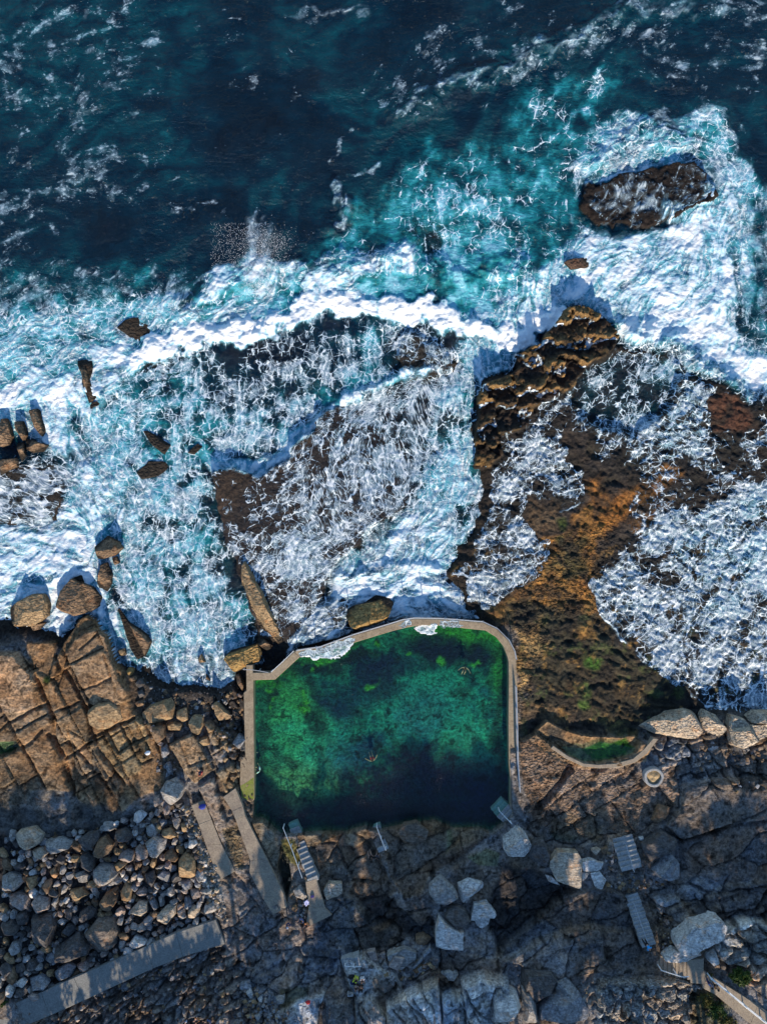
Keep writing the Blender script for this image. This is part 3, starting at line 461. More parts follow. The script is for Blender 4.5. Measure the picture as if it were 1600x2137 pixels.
# rock left bare by the sheets
DRYS = []
for pts, f in [([(1165,660),(1185,643),(1215,636),(1262,660),(1292,708),(1240,735),(1200,800),(1150,832),(1112,850),(1100,885),(1020,902),(996,898),(997,830),(1060,783),(1085,766),(1075,738),(1130,716)], .2),
    ([(990,928),(1040,910),(1048,940),(1020,972),(994,976)], .2),
    ([(1215,960),(1330,985),(1300,1130),(1230,1210),(1255,1290),(1310,1350),(1380,1412),(1470,1475),(1480,1560),(1080,1560),(1078,1320),(1000,1285),(1060,1240),(1140,1200),(1150,1120),(1100,1040),(1160,1070),(1220,1060)], .35),
    ([(1100,1030),(1150,1060),(1170,1120),(1130,1130),(1095,1080)], .4), ([(1480,830),(1560,830),(1580,890),(1500,900)], .5),([(1180,900),(1240,920),(1230,970),(1180,960)], .5),
    (ES, .2), ([(1210,425),(1235,420),(1245,462),(1225,455)], .2)]:
    s, m = poly(pts, .8, f, .8, .5); WETF[s] *= 1 - m
    if pts is not ES: s, m = poly(pts, .8, 1.7, 1.6, 1.4); WEB[s] *= 1 - .75 * m; WHT[s] *= 1 - m
for pts in [[(440,985),(600,960),(660,900),(600,1000),(540,1040),(500,1140),(520,1260),(470,1120)]]:
    s, m = poly(pts, .8, .9, 1.2, .8); WEB[s] *= 1 - .42 * m; WHT[s] *= 1 - m
# white lines: the break itself, edges, streaks
def ln(pts, wd, wh, tq=None, f=.7, w=1.6, w2=1.2):
    s, m = stroke(pts, wd, 0, f, w, w2); WHT[s] = np.maximum(WHT[s], m * wh * (1 + .35 * N1[s] + .2 * N2[s])); WEB[s] = np.maximum(WEB[s], m * min(1, wh + .3))
    if tq is not None: lerp(TURQ, s, m, tq)
ln([(300,735),(360,708),(430,694),(520,690),(590,668),(640,642),(700,636),(770,640),(830,652),(890,655),(930,672),(990,690),(1060,704),(1110,695),(1150,672)], 50, 1.5, .9, .6, 2.2, 1.0)
ln([(200,850),(215,820),(250,775),(300,735)], 26, .85, .8, .8)
ln([(390,660),(440,610),(500,580),(560,545)], 30, .82, .75, 1.0); ln([(480,640),(540,620),(600,600),(650,580),(700,585)], 30, .85, .75, 1); ln([(620,590),(700,578),(760,568),(830,545),(850,520)], 20, .95, .75, .7)
ln([(700,620),(760,615)], 16, .8); ln([(440,680),(400,640)], 14, .7); ln([(1000,670),(1040,640),(1100,600),(1160,560)], 40, .74, .8, 1.2)
ln([(840,235),(900,205),(960,175),(1060,122),(1150,92),(1200,75),(1240,50),(1300,30),(1400,22),(1490,12)], 10, .62, .34, .9, 1.8, 2.0); ln([(840,235),(900,205),(960,175),(1060,122),(1150,92),(1200,75),(1240,50),(1300,30),(1400,22),(1490,12)], 34, .10, .36, 1.4, 1.8, 2.0)
ln([(590,40),(680,25),(760,10)], 9, .48, None, .9); ln([(700,455),(720,470),(730,420),(715,390),(700,400)], 10, .62, .4, .6); ln([(735,365),(790,350)], 8, .6, .5, .5); ln([(680,340),(710,300),(720,280)], 6, .55, None, .5)
ln([(640,900),(690,850),(760,812),(830,792),(880,770)], 22, .84, .8, .6, 1); ln([(450,968),(530,978),(590,955),(600,925),(640,902)], 28, .84, .85, .4, .6, .2)
ln([(1225,385),(1300,362),(1440,333)], 8, 1.0, .7, .3, .4, .1); ln([(1210,330),(1230,270),(1300,245),(1380,235),(1420,262),(1445,222),(1495,222),(1535,280),(1550,340)], 9, .66, None, .7, 1.2, .8)
ln([(1380,445),(1440,430),(1500,390),(1530,420)], 20, .7, .75, 1); ln([(1080,740),(1020,790),(1000,830)], 10, .8, .75, .5); ln([(996,860),(994,960),(1012,990)], 7, .8, .75, .4)
WHT[RS] = np.maximum(WHT[RS], RLOW * .85); WEB[RS] = np.maximum(WEB[RS], RLOW * .8); WETF[RS] = np.maximum(WETF[RS], RLOW)
EDG = [([(1230,1215),(1235,1240),(1255,1285),(1290,1320),(1310,1352),(1350,1390),(1395,1425),(1440,1452),(1472,1474),(1505,1476),(1540,1465),(1570,1476),(1600,1482)],5,.85),
   ([(1140,1180),(1130,1220),(1060,1235),(1000,1275)],3,.6),([(290,1400),(300,1430),(340,1440),(400,1446),(450,1438),(490,1418)],8,.8),([(1110,1000),(1220,1000),(1225,1050),(1160,1068)],3,.6)]
for pts, wd, wh in EDG:
    s, m = stroke(pts, wd, .5, .18, .6, .3); WHT[s] = np.maximum(WHT[s], m * wh)
# dark, clear patches
for px, py, rx, ry, a in [(400,1000,30,14,10),(330,920,26,18,30),(270,690,30,22,0),(560,740,80,18,-8),(480,730,30,20,0),(710,680,50,20,0),(930,880,30,26,0),(960,1080,24,30,0),(900,850,22,20,20),(580,870,26,16,0),(250,1240,40,20,30),(430,1270,30,24,0),(450,1180,20,30,0),(380,1190,20,24,0),(350,1100,30,30,0),(1560,680,16,40,0),(330,1080,26,20,0),(1200,250,14,30,0),(910,500,26,18,0)]:
    s, m = blob(px, py, rx, ry, a, 0, .8, 1.2, .8); TURQ[s] *= 1 - .5 * m; WEB[s] *= 1 - .35 * m; WHT[s] *= 1 - .9 * m
for pts, f in [([(915,545),(960,530),(1000,545),(1005,600),(990,640),(940,640),(920,600)], .7), ([(745,590),(780,565),(830,560),(865,575),(860,612),(800,612),(760,608)], .6), ([(480,590),(520,580),(530,620),(500,640)], .7), ([(560,600),(620,590),(630,620),(590,650),(560,640)], .8)]:
    s, m = poly(pts, 0, f, 1.2, .5); WHT[s] *= 1 - .95 * m; lerp(WEB, s, m, .22); lerp(TURQ, s, m, .82)  # glow of the lit wave faces, painted into the water colour
ln([(545,480),(540,540),(520,600)], 50, .42, None, 1.6, 1.2, 1.0)
WHT *= 1 + .55 * fbm(CX, CY, 4.5, 4, 86, .6) - .25 * np.clip(fbm(CX, CY, 2.0, 3, 87) * 2, 0, 1)
TURQ0 = TURQ.copy()
TURQ = np.clip(TURQ + .22 * sstep(.3, .5, TURQ) * N2 + .10 * N1 * sstep(.3, .5, TURQ), 0, 1)
PN = fbm(CX, CY, 3.4, 4, 83, .6); PM = fbm(CX, CY, 1.1, 4, 84, .65)
WEB = np.clip(WEB, 0, 1.1) + (.75 * PN + .60 * PM) * sstep(.02, .3, WEB)
TURQ = np.clip(TURQ + fbm(CX, CY, 2.2, 5, 85, .6) * np.where(TURQ > .34, .95 * TURQ, .12) - .05 * (TURQ > .3), 0, 1)

LAC = np.maximum(sstep(.40, .56, TURQ0), sstep(25, 19, Y))
# ---- height of the water
swl = .45 * np.sin((CX * .35 + CY * .95 + 2.0 * N3) * .62) + .25 * np.sin((-CX * .5 + CY * .85 + 2 * N2) * 1.1 + 1)
SEA = .16 * swl + .14 * N2 + .05 * N1
def crest(pts, amp, wid, south=1.0):
    q = PP(pts, 0); s = win(q, wid * 4); x, y = warp(s, .8, .6); d = np.full(x.shape, 1e9)
    for a, b in zip(q[:-1], q[1:]): d = np.minimum(d, seg_d(x, y, a, b))
    SEA[s] += amp * np.exp(-(d / wid) ** 2) * (1 + .5 * N1[s] + .4 * N2[s])
crest([(200,840),(300,730),(430,690),(520,686),(600,655),(640,636),(770,634),(890,648),(990,682),(1060,698),(1130,684)], .28, 1.1)
crest([(390,640),(500,570),(600,560),(760,560),(850,520)], .45, 1.6); crest([(900,560),(960,580),(1010,560),(1100,560)], .6, 1.6); crest([(1300,680),(1400,725),(1500,790),(1590,850)], .7, 1.0)
crest([(840,235),(960,175),(1150,92),(1300,30)], .5, 1.5); crest([(640,890),(700,840),(830,790)], .35, .7); crest([(1230,340),(1340,270),(1430,290)], .5, 1.4)
crest([(660,1260),(700,1200),(800,1180),(920,1190),(960,1260)], .35, .6); crest([(700,400),(730,430),(700,470)], .5, 1.0)
FOAMY = np.clip(WHT, 0, 1)
bil = np.abs(fbm(CX + WX, CY + WY, 3.6, 4, 51, .5)) * 2.4; bil2 = np.abs(fbm(CX + 9, CY, .9, 3, 52, .55)) * 2
SEA += FOAMY * (.30 * bil + .07 * bil2) + np.clip(WEB, 0, 1) * (.10 * N1 + .04 * bil2)
film = T - .16 + WETF * (.20 + .05 * bil2 * WEB + .05 * FOAMY)
SEA = np.where(T > SEA - .05, film, np.maximum(SEA, np.where(WETF > .5, film, -99)))
EDGEF = 1 - sstep(-.04, .0, SEA - T) * 0
SEA = SEA * (1 - POOLBIG) + (T - .4) * POOLBIG
DEP = np.clip(SEA - T, 0, 20)
ALP = 1 - np.exp(-DEP * .75)
ALP = np.clip(ALP + .5 * TURQ * sstep(.03, .3, DEP), 0, 1)
# foam coordinates: the plane carried along by eddies, so that the lace is drawn out into threads
fx, fy = np.meshgrid(np.arange(-50, 50.1, .4), np.arange(-30, 62.1, .4)); ax, ay = fx.copy(), fy.copy()
def psi(x, y): return 1.5 * fbm(x, y, 7.0, 2, 71) + .5 * fbm(x, y, 2.4, 2, 73)
for k_ in range(6):
    e = .15; p0 = psi(ax, ay); vx = (psi(ax, ay + e) - p0) / e; vy = -(psi(ax + e, ay) - p0) / e
    ax = ax - vx * .07; ay = ay - vy * .07
def upf(G):
    a = np.clip((CX + 50) / .4, 0, fx.shape[1] - 1.01); b = np.clip((CY + 30) / .4, 0, fx.shape[0] - 1.01); i = a.astype(int); j = b.astype(int); a = a - i; b = b - j
    return (G[j, i] * (1 - a) + G[j, i + 1] * a) * (1 - b) + (G[j + 1, i] * (1 - a) + G[j + 1, i + 1] * a) * b
FX = upf(ax) + (X - CX); FY = upf(ay) + (Y - CY)
FX = FX + .16 * fbm(CX, CY, 1.6, 1, 81); FY = FY + .16 * fbm(CX, CY, 1.6, 1, 82)
# threads drawn out along the run of the sheets (right sheet, central platform)
def drawn(pts, ang, k):
    global FX, FY
    s, m = poly(pts, .4, 1.5, .5, 1.0); a = math.radians(ang); c_ = P(sum(p[0] for p in pts) / len(pts), sum(p[1] for p in pts) / len(pts)); u = (X[s] - c_[0]) * math.cos(a) + (Y[s] - c_[1]) * math.sin(a)
    FX[s] -= m * u * math.cos(a) * k; FY[s] -= m * u * math.sin(a) * k
drawn([(640,900),(880,800),(880,950),(850,1050),(700,1150),(640,1100)], -75, .5); drawn([(0,950),(160,950),(170,1110),(0,1110)], -25, .5); drawn([(1400,330),(1400,480),(1200,480),(1200,360)], -78, .55)
drawn([(330,640),(480,520),(560,560),(460,680)], 60, .5)

# streaks drawn out along the run of the water (line integral of fine noise along the flow)
i0 = int(np.searchsorted(XS, -43.95)); i1 = int(np.searchsorted(XS, 43.9)); j0 = int(np.searchsorted(YS, -27)); j1 = int(np.searchsorted(YS, 56.9)); RG = (slice(j0, j1), slice(i0, i1)); xr = X[RG]; yr = Y[RG]
FLOW = [(100,100,1,-.3),(300,400,1,-.2),(600,200,1,.1),(900,150,1,-.45),(1300,60,1,-.4),(1500,150,1,-.2),(500,640,.9,-.4),(420,640,.8,-.7),(560,560,.2,-1),(700,560,.9,-.3),(900,560,.1,1),(990,600,.1,1),(1100,480,.2,1),(1100,300,.3,-1),
 (1330,410,-.15,1),(1250,280,.8,-.5),(1400,250,1,0),(1500,250,.7,.7),(1560,420,.1,1),(1400,600,-.6,.6),(1300,560,-.8,.3),(1550,560,.1,1),(1400,850,-.7,.6),(1500,950,-.7,.2),(1300,820,-.5,.8),(1500,1100,-.7,.7),(1350,1200,-.8,.3),(1450,1380,-.4,.9),(1300,1300,-.6,.6),(1550,1300,-.5,.9),
 (800,850,-.15,1),(870,900,.15,1),(700,950,-.4,1),(620,1050,-.6,.5),(520,1050,-.9,.3),(600,1200,-.6,.8),(740,1080,.3,1),(930,860,0,1),(950,1050,-.3,1),(850,1150,-.6,.8),(760,1230,-1,.3),(910,1230,1,.4),(1100,930,-.7,.5),(1060,1100,-.7,.5),(1080,1200,-.9,.2),
 (200,900,.3,1),(80,1020,.9,.3),(350,1150,.1,1),(250,1000,.4,1),(300,800,.8,-.3),(480,800,.15,1),(620,780,.3,1),(700,720,.2,1),(780,740,0,1),(420,980,.3,1),(400,1350,.2,1),(60,1150,.8,-.3),(900,720,.3,1),(100,700,.8,-.4)]
ca = 0; sa = 0
for a, b, dx, dy in FLOW:
    x_, y_ = P(a, b); w_ = 1 / ((xr - x_) ** 2 + (yr - y_) ** 2 + 2.0) ** 1.5; th = 2 * math.atan2(-dy, dx); ca = ca + w_ * math.cos(th); sa = sa + w_ * math.sin(th)
TH = .5 * np.arctan2(sa, ca) + 1.0 * WX2[RG] * 1.2 + 1.5 * fbm(xr, yr, 2.2, 3, 97); VX = np.cos(TH); VY = np.sin(TH)
def lic(n0, steps, h):
    acc = n0.copy(); ny_, nx_ = n0.shape; J0, I0 = np.mgrid[0:ny_, 0:nx_].astype(float)
    for sgn in (1, -1):
        pi, pj = I0.copy(), J0.copy(); lx, ly = VX * sgn, VY * sgn
        for k in range(steps):
            pi += lx * h / STEP; pj += ly * h / STEP; ii = np.clip(pi, 0, nx_ - 1.001); jj = np.clip(pj, 0, ny_ - 1.001); a = ii.astype(int); b = jj.astype(int); fa = ii - a; fb = jj - b
            acc += (n0[b, a] * (1 - fa) + n0[b, a + 1] * fa) * (1 - fb) + (n0[b + 1, a] * (1 - fa) + n0[b + 1, a + 1] * fa) * fb
            vx, vy = VX[b, a], VY[b, a]; f = np.where(vx * lx + vy * ly < 0, -1.0, 1.0); lx, ly = vx * f, vy * f
    acc -= acc.mean(); return acc / acc.std()
def spread(G):
    o = np.zeros(SH); o[RG] = G; return o
rsn = np.random.RandomState(4)
LIC = spread(lic(fbm(xr, yr, .27, 2, 98, .7), 6, .115)); LIC2 = spread(lic(fbm(xr, yr, 1.1, 3, 99, .6), 14, .16))
WHT = np.clip(WHT, 0, 9); WHT = WHT + sstep(.05, .4, WHT) * .16 * LIC2; TURQ = np.clip(TURQ + (TURQ > .12) * .06 * LIC2 * (.3 + TURQ), 0, 1)
WEB = WEB + .10 * LIC2 * sstep(.05, .35, WEB)
SEA += np.clip(np.clip(WEB, 0, 1) + WHT, 0, 1.2) * .006 * LIC
# ------------------------------------------------------------------ MESH + MATERIAL HELPERS
def mesh_from(name, V, F, attrs=None, smooth=True):
    me = bpy.data.meshes.new(name); V = np.asarray(V, np.float32); F = np.asarray(F, np.int32)
    me.vertices.add(len(V)); me.vertices.foreach_set('co', V.ravel())
    n, k = F.shape; me.loops.add(n * k); me.loops.foreach_set('vertex_index', F.ravel())
    me.polygons.add(n); me.polygons.foreach_set('loop_start', np.arange(0, n * k, k, dtype=np.int32)); me.polygons.foreach_set('loop_total', np.full(n, k, np.int32))
    me.update(calc_edges=True)
    me.polygons.foreach_set('use_smooth', np.full(n, smooth))
    for nm, a in (attrs or {}).items(): set_attr(me, nm, a)
    return me
def set_attr(me, nm, a):
    a = np.asarray(a, np.float32)
    if a.ndim == 2: at = me.attributes.new(nm, 'FLOAT_VECTOR', 'POINT'); at.data.foreach_set('vector', a.ravel())
    else: at = me.attributes.new(nm, 'FLOAT', 'POINT'); at.data.foreach_set('value', a.ravel())
def sheet(name, j0, j1, Z, attrs, mat):
    x = X[j0:j1]; y = Y[j0:j1]; z = Z[j0:j1]; ny, nx = x.shape
    V = np.stack([x, y, z], -1).reshape(-1, 3); idx = np.arange(ny * nx).reshape(ny, nx)
    F = np.stack([idx[:-1, :-1], idx[:-1, 1:], idx[1:, 1:], idx[1:, :-1]], -1).reshape(-1, 4)
    at = {k: (v[j0:j1].reshape(-1, 3) if v.ndim == 3 else v[j0:j1].ravel()) for k, v in attrs.items()}
    o = link(name, mesh_from(name, V, F, at), mat); o['kind'] = 'structure'; return o
def link(name, me, mat=None, parent=None, loc=(0, 0, 0), rz=0):
    o = bpy.data.objects.new(name, me); COL.objects.link(o); o.location = loc; o.rotation_euler[2] = rz
    if mat is not None and me is not None and not me.materials: me.materials.append(mat)
    if parent is not None: o.parent = parent
    return o
def tag(o, label, cat, group=None):
    o['label'] = label; o['category'] = cat
    if group: o['group'] = group
    return o
def empty(name, loc, rz=0): return link(name, None, None, None, loc, rz)

class NT:
    def __init__(s, name):
        s.m = bpy.data.materials.new(name); s.m.use_nodes = True; s.t = s.m.node_tree; s.t.nodes.clear()
        s.out = s.t.nodes.new('ShaderNodeOutputMaterial')
    def n(s, typ, **kw):
        nd = s.t.nodes.new('ShaderNode' + typ)
        for k, v in kw.items():
            if k.startswith('_'): setattr(nd, k[1:], v)
            else: s.put(nd.inputs[k.replace('__', ' ')], v)
        return nd
    def put(s, sock, v):
        if isinstance(v, bpy.types.NodeSocket): s.t.links.new(v, sock)
        else:
            if isinstance(v, tuple) and len(v) == 3 and sock.type == 'RGBA': v = v + (1,)
            sock.default_value = v
    def attr(s, nm, k='Fac'): return s.n('Attribute', _attribute_name=nm).outputs[k]
    def math(s, op, a, b=0.0, c=0.0, clamp=False):
        nd = s.n('Math', _operation=op, _use_clamp=clamp); s.put(nd.inputs[0], a); s.put(nd.inputs[1], b); s.put(nd.inputs[2], c); return nd.outputs[0]
    def ss(s, x, a, b, lo=0.0, hi=1.0):
        nd = s.n('MapRange', _interpolation_type='SMOOTHSTEP'); s.put(nd.inputs[0], x); s.put(nd.inputs[1], a); s.put(nd.inputs[2], b); s.put(nd.inputs[3], lo); s.put(nd.inputs[4], hi); return nd.outputs[0]
    def noise(s, v, sc, det=3.0, rough=.5, dist=0.0, out=0): return s.n('TexNoise', Vector=v, Scale=sc, Detail=det, Roughness=rough, Distortion=dist).outputs[out]
    def vor(s, v, sc, feat='F1', rnd=1.0, out='Distance'): return s.n('TexVoronoi', _feature=feat, Vector=v, Scale=sc, Randomness=rnd).outputs[out]
    def mix(s, f, a, b, typ='RGBA', bt='MIX'):
        nd = s.n('Mix', _data_type=typ, _blend_type=bt) if typ == 'RGBA' else s.n('Mix', _data_type=typ)
        i = {'RGBA': (0, 6, 7, 2), 'FLOAT': (0, 2, 3, 0), 'VECTOR': (0, 4, 5, 1)}[typ]
        s.put(nd.inputs[i[0]], f); s.put(nd.inputs[i[1]], a); s.put(nd.inputs[i[2]], b); return nd.outputs[i[3]]
    def vm(s, op, a, b=(0, 0, 0), sc=None):
        nd = s.n('VectorMath', _operation=op); s.put(nd.inputs[0], a); s.put(nd.inputs[1], b)
        if sc is not None: s.put(nd.inputs['Scale'], sc)
        return nd.outputs[0]
    def bump(s, h, st, dist, nrm=None):
        nd = s.n('Bump', Strength=st, Distance=dist, Height=h)
        if nrm is not None: s.put(nd.inputs['Normal'], nrm)
        return nd.outputs[0]
    def bsdf(s, col, rough=.8, nrm=None, spec=.3, **kw):
        nd = s.n('BsdfPrincipled', Base__Color=col, Roughness=rough)
        s.put(nd.inputs['Specular IOR Level'], spec)
        if nrm is not None: s.put(nd.inputs['Normal'], nrm)
        for k, v in kw.items(): s.put(nd.inputs[k.replace('__', ' ')], v)
        return nd.outputs[0]
    def done(s, sh): s.t.links.new(sh, s.out.inputs['Surface']); return s.m

def mat_ground():
    t = NT('rock_ground'); pos = t.n('NewGeometry').outputs['Position']; c = t.attr('col', 'Vector'); wet = t.attr('wet'); pit = t.attr('pit')
    n1 = t.noise(pos, 3.2, 6, .65); n2 = t.noise(pos, 9.0, 4, .6); n3 = t.noise(pos, .7, 4, .6)
    wp = t.vm('ADD', pos, t.vm('SCALE', t.noise(pos, 2.0, 2, .5, 0, 1), (0, 0, 0), .5))
    pv = t.vor(t.vm('MULTIPLY', wp, (1, 1.35, 1)), 3.4, 'SMOOTH_F1'); hole = t.math('MULTIPLY', t.ss(pv, .32, .62), pit)
    f = t.math('ADD', t.math('MULTIPLY', t.ss(n1, .32, .68), .95), t.math('MULTIPLY', t.ss(n2, .3, .7), .5)); f = t.math('ADD', f, .22)
    f = t.math('MULTIPLY', f, t.math('SUBTRACT', 1.0, t.math('MULTIPLY', hole, .35)))
    col = t.vm('SCALE', c, (0, 0, 0), f)
    # lichen-pale and rust specks
    col = t.mix(t.math('MULTIPLY', t.ss(t.noise(pos, 1.7, 6, .7), .56, .68), .22), col, t.vm('SCALE', col, (0, 0, 0), 1.9))
    col = t.mix(t.math('MULTIPLY', t.ss(t.noise(t.vm('ADD', pos, (31, 7, 3)), 1.1, 6, .7), .55, .70), .5), col, t.vm('MULTIPLY', col, (1.25, .8, .5)))
    vein = t.math('MULTIPLY', t.math('SUBTRACT', 1.0, t.ss(t.vor(wp, .55, 'DISTANCE_TO_EDGE'), .0, .018)), .8)
    h = t.math('ADD', t.math('MULTIPLY', n1, .35), t.math('MULTIPLY', n2, .12)); h = t.math('SUBTRACT', h, t.math('MULTIPLY', hole, .45)); h = t.math('SUBTRACT', h, t.math('MULTIPLY', vein, .12))
    nr = t.bump(h, 1.0, .55)
    return t.done(t.bsdf(col, t.ss(wet, 0, 1, .9, .38), nr, t.math('MULTIPLY_ADD', wet, .3, .15)))
def mat_rock():
    t = NT('boulder_rock'); pos = t.n('TexCoord').outputs['Object']; c = t.attr('col', 'Vector'); pit = t.attr('pit'); info = t.n('ObjectInfo').outputs['Random']
    p2 = t.vm('ADD', pos, t.vm('SCALE', (17.0, 5.0, 9.0), (0, 0, 0), info))
    n1 = t.noise(p2, 3.0, 6, .65); n2 = t.noise(p2, 10.0, 4, .6)
    lay = t.noise(t.vm('MULTIPLY', p2, (1.2, 4.2, 6.0)), 1.6, 4, .6)
    wp = t.vm('ADD', p2, t.vm('SCALE', t.noise(p2, 2.0, 2, .5, 0, 1), (0, 0, 0), .5)); hole = t.math('MULTIPLY', t.ss(t.vor(t.vm('MULTIPLY', wp, (1, 1.35, 1)), 3.6, 'SMOOTH_F1'), .34, .62), pit)
    f = t.math('ADD', t.math('MULTIPLY', t.ss(n1, .3, .7), .7), t.math('MULTIPLY', t.ss(n2, .3, .7), .4)); f = t.math('ADD', f, .46); vn = t.ss(t.vor(wp, .9, 'DISTANCE_TO_EDGE'), .0, .03); f = t.math('MULTIPLY', f, t.math('MULTIPLY_ADD', vn, .5, .5)); f = t.math('MULTIPLY', f, t.ss(lay, .3, .7, .7, 1.3))
    col = t.vm('SCALE', c, (0, 0, 0), f)
    col = t.mix(t.math('MULTIPLY', t.ss(t.noise(p2, 1.0, 6, .7), .52, .68), .6), col, t.vm('MULTIPLY', col, (1.3, .82, .5)))
    h = t.math('ADD', t.math('MULTIPLY', n1, .30), t.math('MULTIPLY', n2, .12)); h = t.math('ADD', h, t.math('MULTIPLY', lay, .25)); h = t.math('SUBTRACT', h, t.math('MULTIPLY', hole, .45))
    return t.done(t.bsdf(col, .85, t.bump(h, .9, .4), .2))
def mat_sea():
    t = NT('sea_water'); pos = t.n('NewGeometry').outputs['Position']; fc = t.attr('fco', 'Vector'); turq = t.attr('turq'); web = t.attr('web'); wht = t.attr('wht'); alp = t.attr('alp')
    w2 = t.vm('SCALE', t.vm('SUBTRACT', t.noise(fc, 2.3, 1, .5, 0, 1), (.5, .5, .5)), (0, 0, 0), .26)
    q = t.vm('ADD', fc, w2); d = web
    wv_ = t.noise(q, 1.5, 3, .65)
    li = t.attr('lic'); fz0 = t.math('MULTIPLY', li, -.012)
    fz = t.math('MULTIPLY_ADD', t.math('SUBTRACT', t.noise(q, 6.5, 3, .65), .5), .07, fz0)
    def lace(sc, a, b, wlo, whi, off):
        e = t.math('ADD', t.vor(t.vm('ADD', q, off), sc, 'DISTANCE_TO_EDGE'), fz); k = t.ss(d, a, b)
        wd = t.math('MULTIPLY', t.math('MULTIPLY_ADD', k, whi - wlo, wlo), t.ss(wv_, .34, .68, .65, 1.3))
        l = t.math('SUBTRACT', 1.0, t.math('DIVIDE', e, wd), 0, True)
        return t.math('MULTIPLY', t.math('POWER', l, .8), t.ss(d, a - .1, a + .12))
    L = t.math('MAXIMUM', lace(.98, .27, 1.15, .030, .130, (0, 0, 0)), t.math('MULTIPLY', lace(1.95, .46, 1.15, .036, .18, (3, 8, 0)), .92))
    L = t.math('MAXIMUM', L, t.math('MULTIPLY', lace(4.0, .72, 1.25, .045, .24, (7, 1, 0)), .8))
    rn = t.noise(q, 2.8, 2, .5); rid = t.math('SUBTRACT', 1.0, t.ss(t.math('ABSOLUTE', t.math('SUBTRACT', rn, .5)), 0.0, t.math('MULTIPLY_ADD', t.ss(d, .3, 1.1), .03, .008)))
    L = t.math('MULTIPLY', t.math('MULTIPLY', L, t.ss(li, -1.6, .4, .8, 1.0)), t.attr('lac'))
    st = t.ss(t.math('MULTIPLY_ADD', li, .15, d), .74, 1.10); st = t.math('MULTIPLY', st, t.ss(wv_, .30, .60, .45, 1.0))
    L = t.math('MAXIMUM', L, t.math('MULTIPLY', st, .26))
    # flecks on open water
    fl = t.ss(t.noise(t.vm('MULTIPLY', q, (3.2, 5.0, 1)), 1.0, 3, .6), t.math('SUBTRACT', .74, t.math('MULTIPLY', d, .30)), t.math('SUBTRACT', .80, t.math('MULTIPLY', d, .26)))
    L = t.math('MAXIMUM', L, t.math('MULTIPLY', t.ss(t.math('MULTIPLY_ADD', li, .16, d), .58, .86), t.ss(wv_, .40, .60, 0, .7)))
    L = t.math('MAXIMUM', L, t.math('MULTIPLY', fl, t.ss(d, .10, .40, 0, .6)))
    # solid white water
    fn = t.noise(q, .95, 6, .66); wv = t.math('ADD', wht, t.math('MULTIPLY', t.math('SUBTRACT', fn, .5), t.ss(wht, .02, .4, 0, 1.5))); wv = t.math('MULTIPLY_ADD', t.math('MULTIPLY', li, t.ss(wht, .02, .4)), .07, wv); S = t.ss(wv, .38, .78)
    veil = t.math('MULTIPLY', t.ss(wv, .10, .7), .45)
    foam = t.math('MAXIMUM', t.math('MAXIMUM', L, S), t.math('MULTIPLY', t.ss(t.math('MULTIPLY_ADD', li, .03, d), .40, 1.15), .50)); foam = t.math('MAXIMUM', foam, veil)
    foam = t.math('MULTIPLY', foam, .97)
    # body of the water: deep blue to aerated turquoise
    tq = turq
    r = t.n('ValToRGB', Fac=tq); e = r.color_ramp.elements
    for k_, (p_, c_) in enumerate([(0, (.0003, .0035, .011)), (.2, (.0006, .014, .030)), (.42, (.002, .052, .072)), (.65, (.010, .18, .215)), (.85, (.06, .34, .42)), (1, (.22, .53, .63))]):
        el = e[k_] if k_ < 2 else e.new(p_); el.position = p_; el.color = c_ + (1,)
    e[1].position = .2
    rip = t.math('ADD', t.math('MULTIPLY', t.noise(t.vm('MULTIPLY', pos, (1, 1.6, 1)), 1.6, 5, .62), .5), t.math('MULTIPLY', t.noise(pos, 6.0, 3, .6), .12))
    nw = t.bump(rip, .8, .7)
    water = t.bsdf(r.outputs[0], .14, nw, .16)
    tr = t.n('BsdfTransparent', Color=(.88, .91, .93)).outputs[0]
    body = t.n('MixShader', Fac=alp); t.put(body.inputs[1], tr); t.put(body.inputs[2], water)
    fine = t.noise(fc, 4.2, 4, .7)
    fh = t.math('ADD', t.math('MULTIPLY', fn, t.math('MULTIPLY_ADD', S, .46, .05)), t.math('MULTIPLY', fine, t.math('MULTIPLY_ADD', S, .06, .04)))
    nf = t.bump(fh, .9, .8)
    white = t.bsdf(t.mix(t.math('MAXIMUM', t.ss(wv, .58, 1.25), t.math('MULTIPLY', t.ss(L, .45, 1.0), .8)), t.mix(t.ss(turq, .1, .7), (.34, .46, .55), (.23, .52, .68)), (.88, .90, .90)), .7, nf, .2)
    sh = t.n('MixShader', Fac=foam); t.put(sh.inputs[1], body.outputs[0]); t.put(sh.inputs[2], white)
    return t.done(sh.outputs[0])
def mat_pool():
    t = NT('pool_water'); pos = t.n('NewGeometry').outputs['Position']
    rip = t.math('ADD', t.math('MULTIPLY', t.noise(pos, 1.5, 4, .6), .5), t.math('MULTIPLY', t.noise(t.vm('MULTIPLY', pos, (1, 1.7, 1)), 6.0, 3, .62), .28))
    nw = t.bump(rip, .5, .35)
    tr = t.n('BsdfTransparent', Color=(.72, 1.0, .90)).outputs[0]; gl = t.n('BsdfGlossy', Color=(1, 1, 1), Roughness=.06, Normal=nw).outputs[0]
    fr = t.math('MULTIPLY_ADD', t.math('POWER', t.n('LayerWeight', Blend=.5, Normal=nw).outputs['Facing'], 4.0), .5, .025)
    sh = t.n('MixShader', Fac=fr); t.put(sh.inputs[1], tr); t.put(sh.inputs[2], gl)
    return t.done(sh.outputs[0])
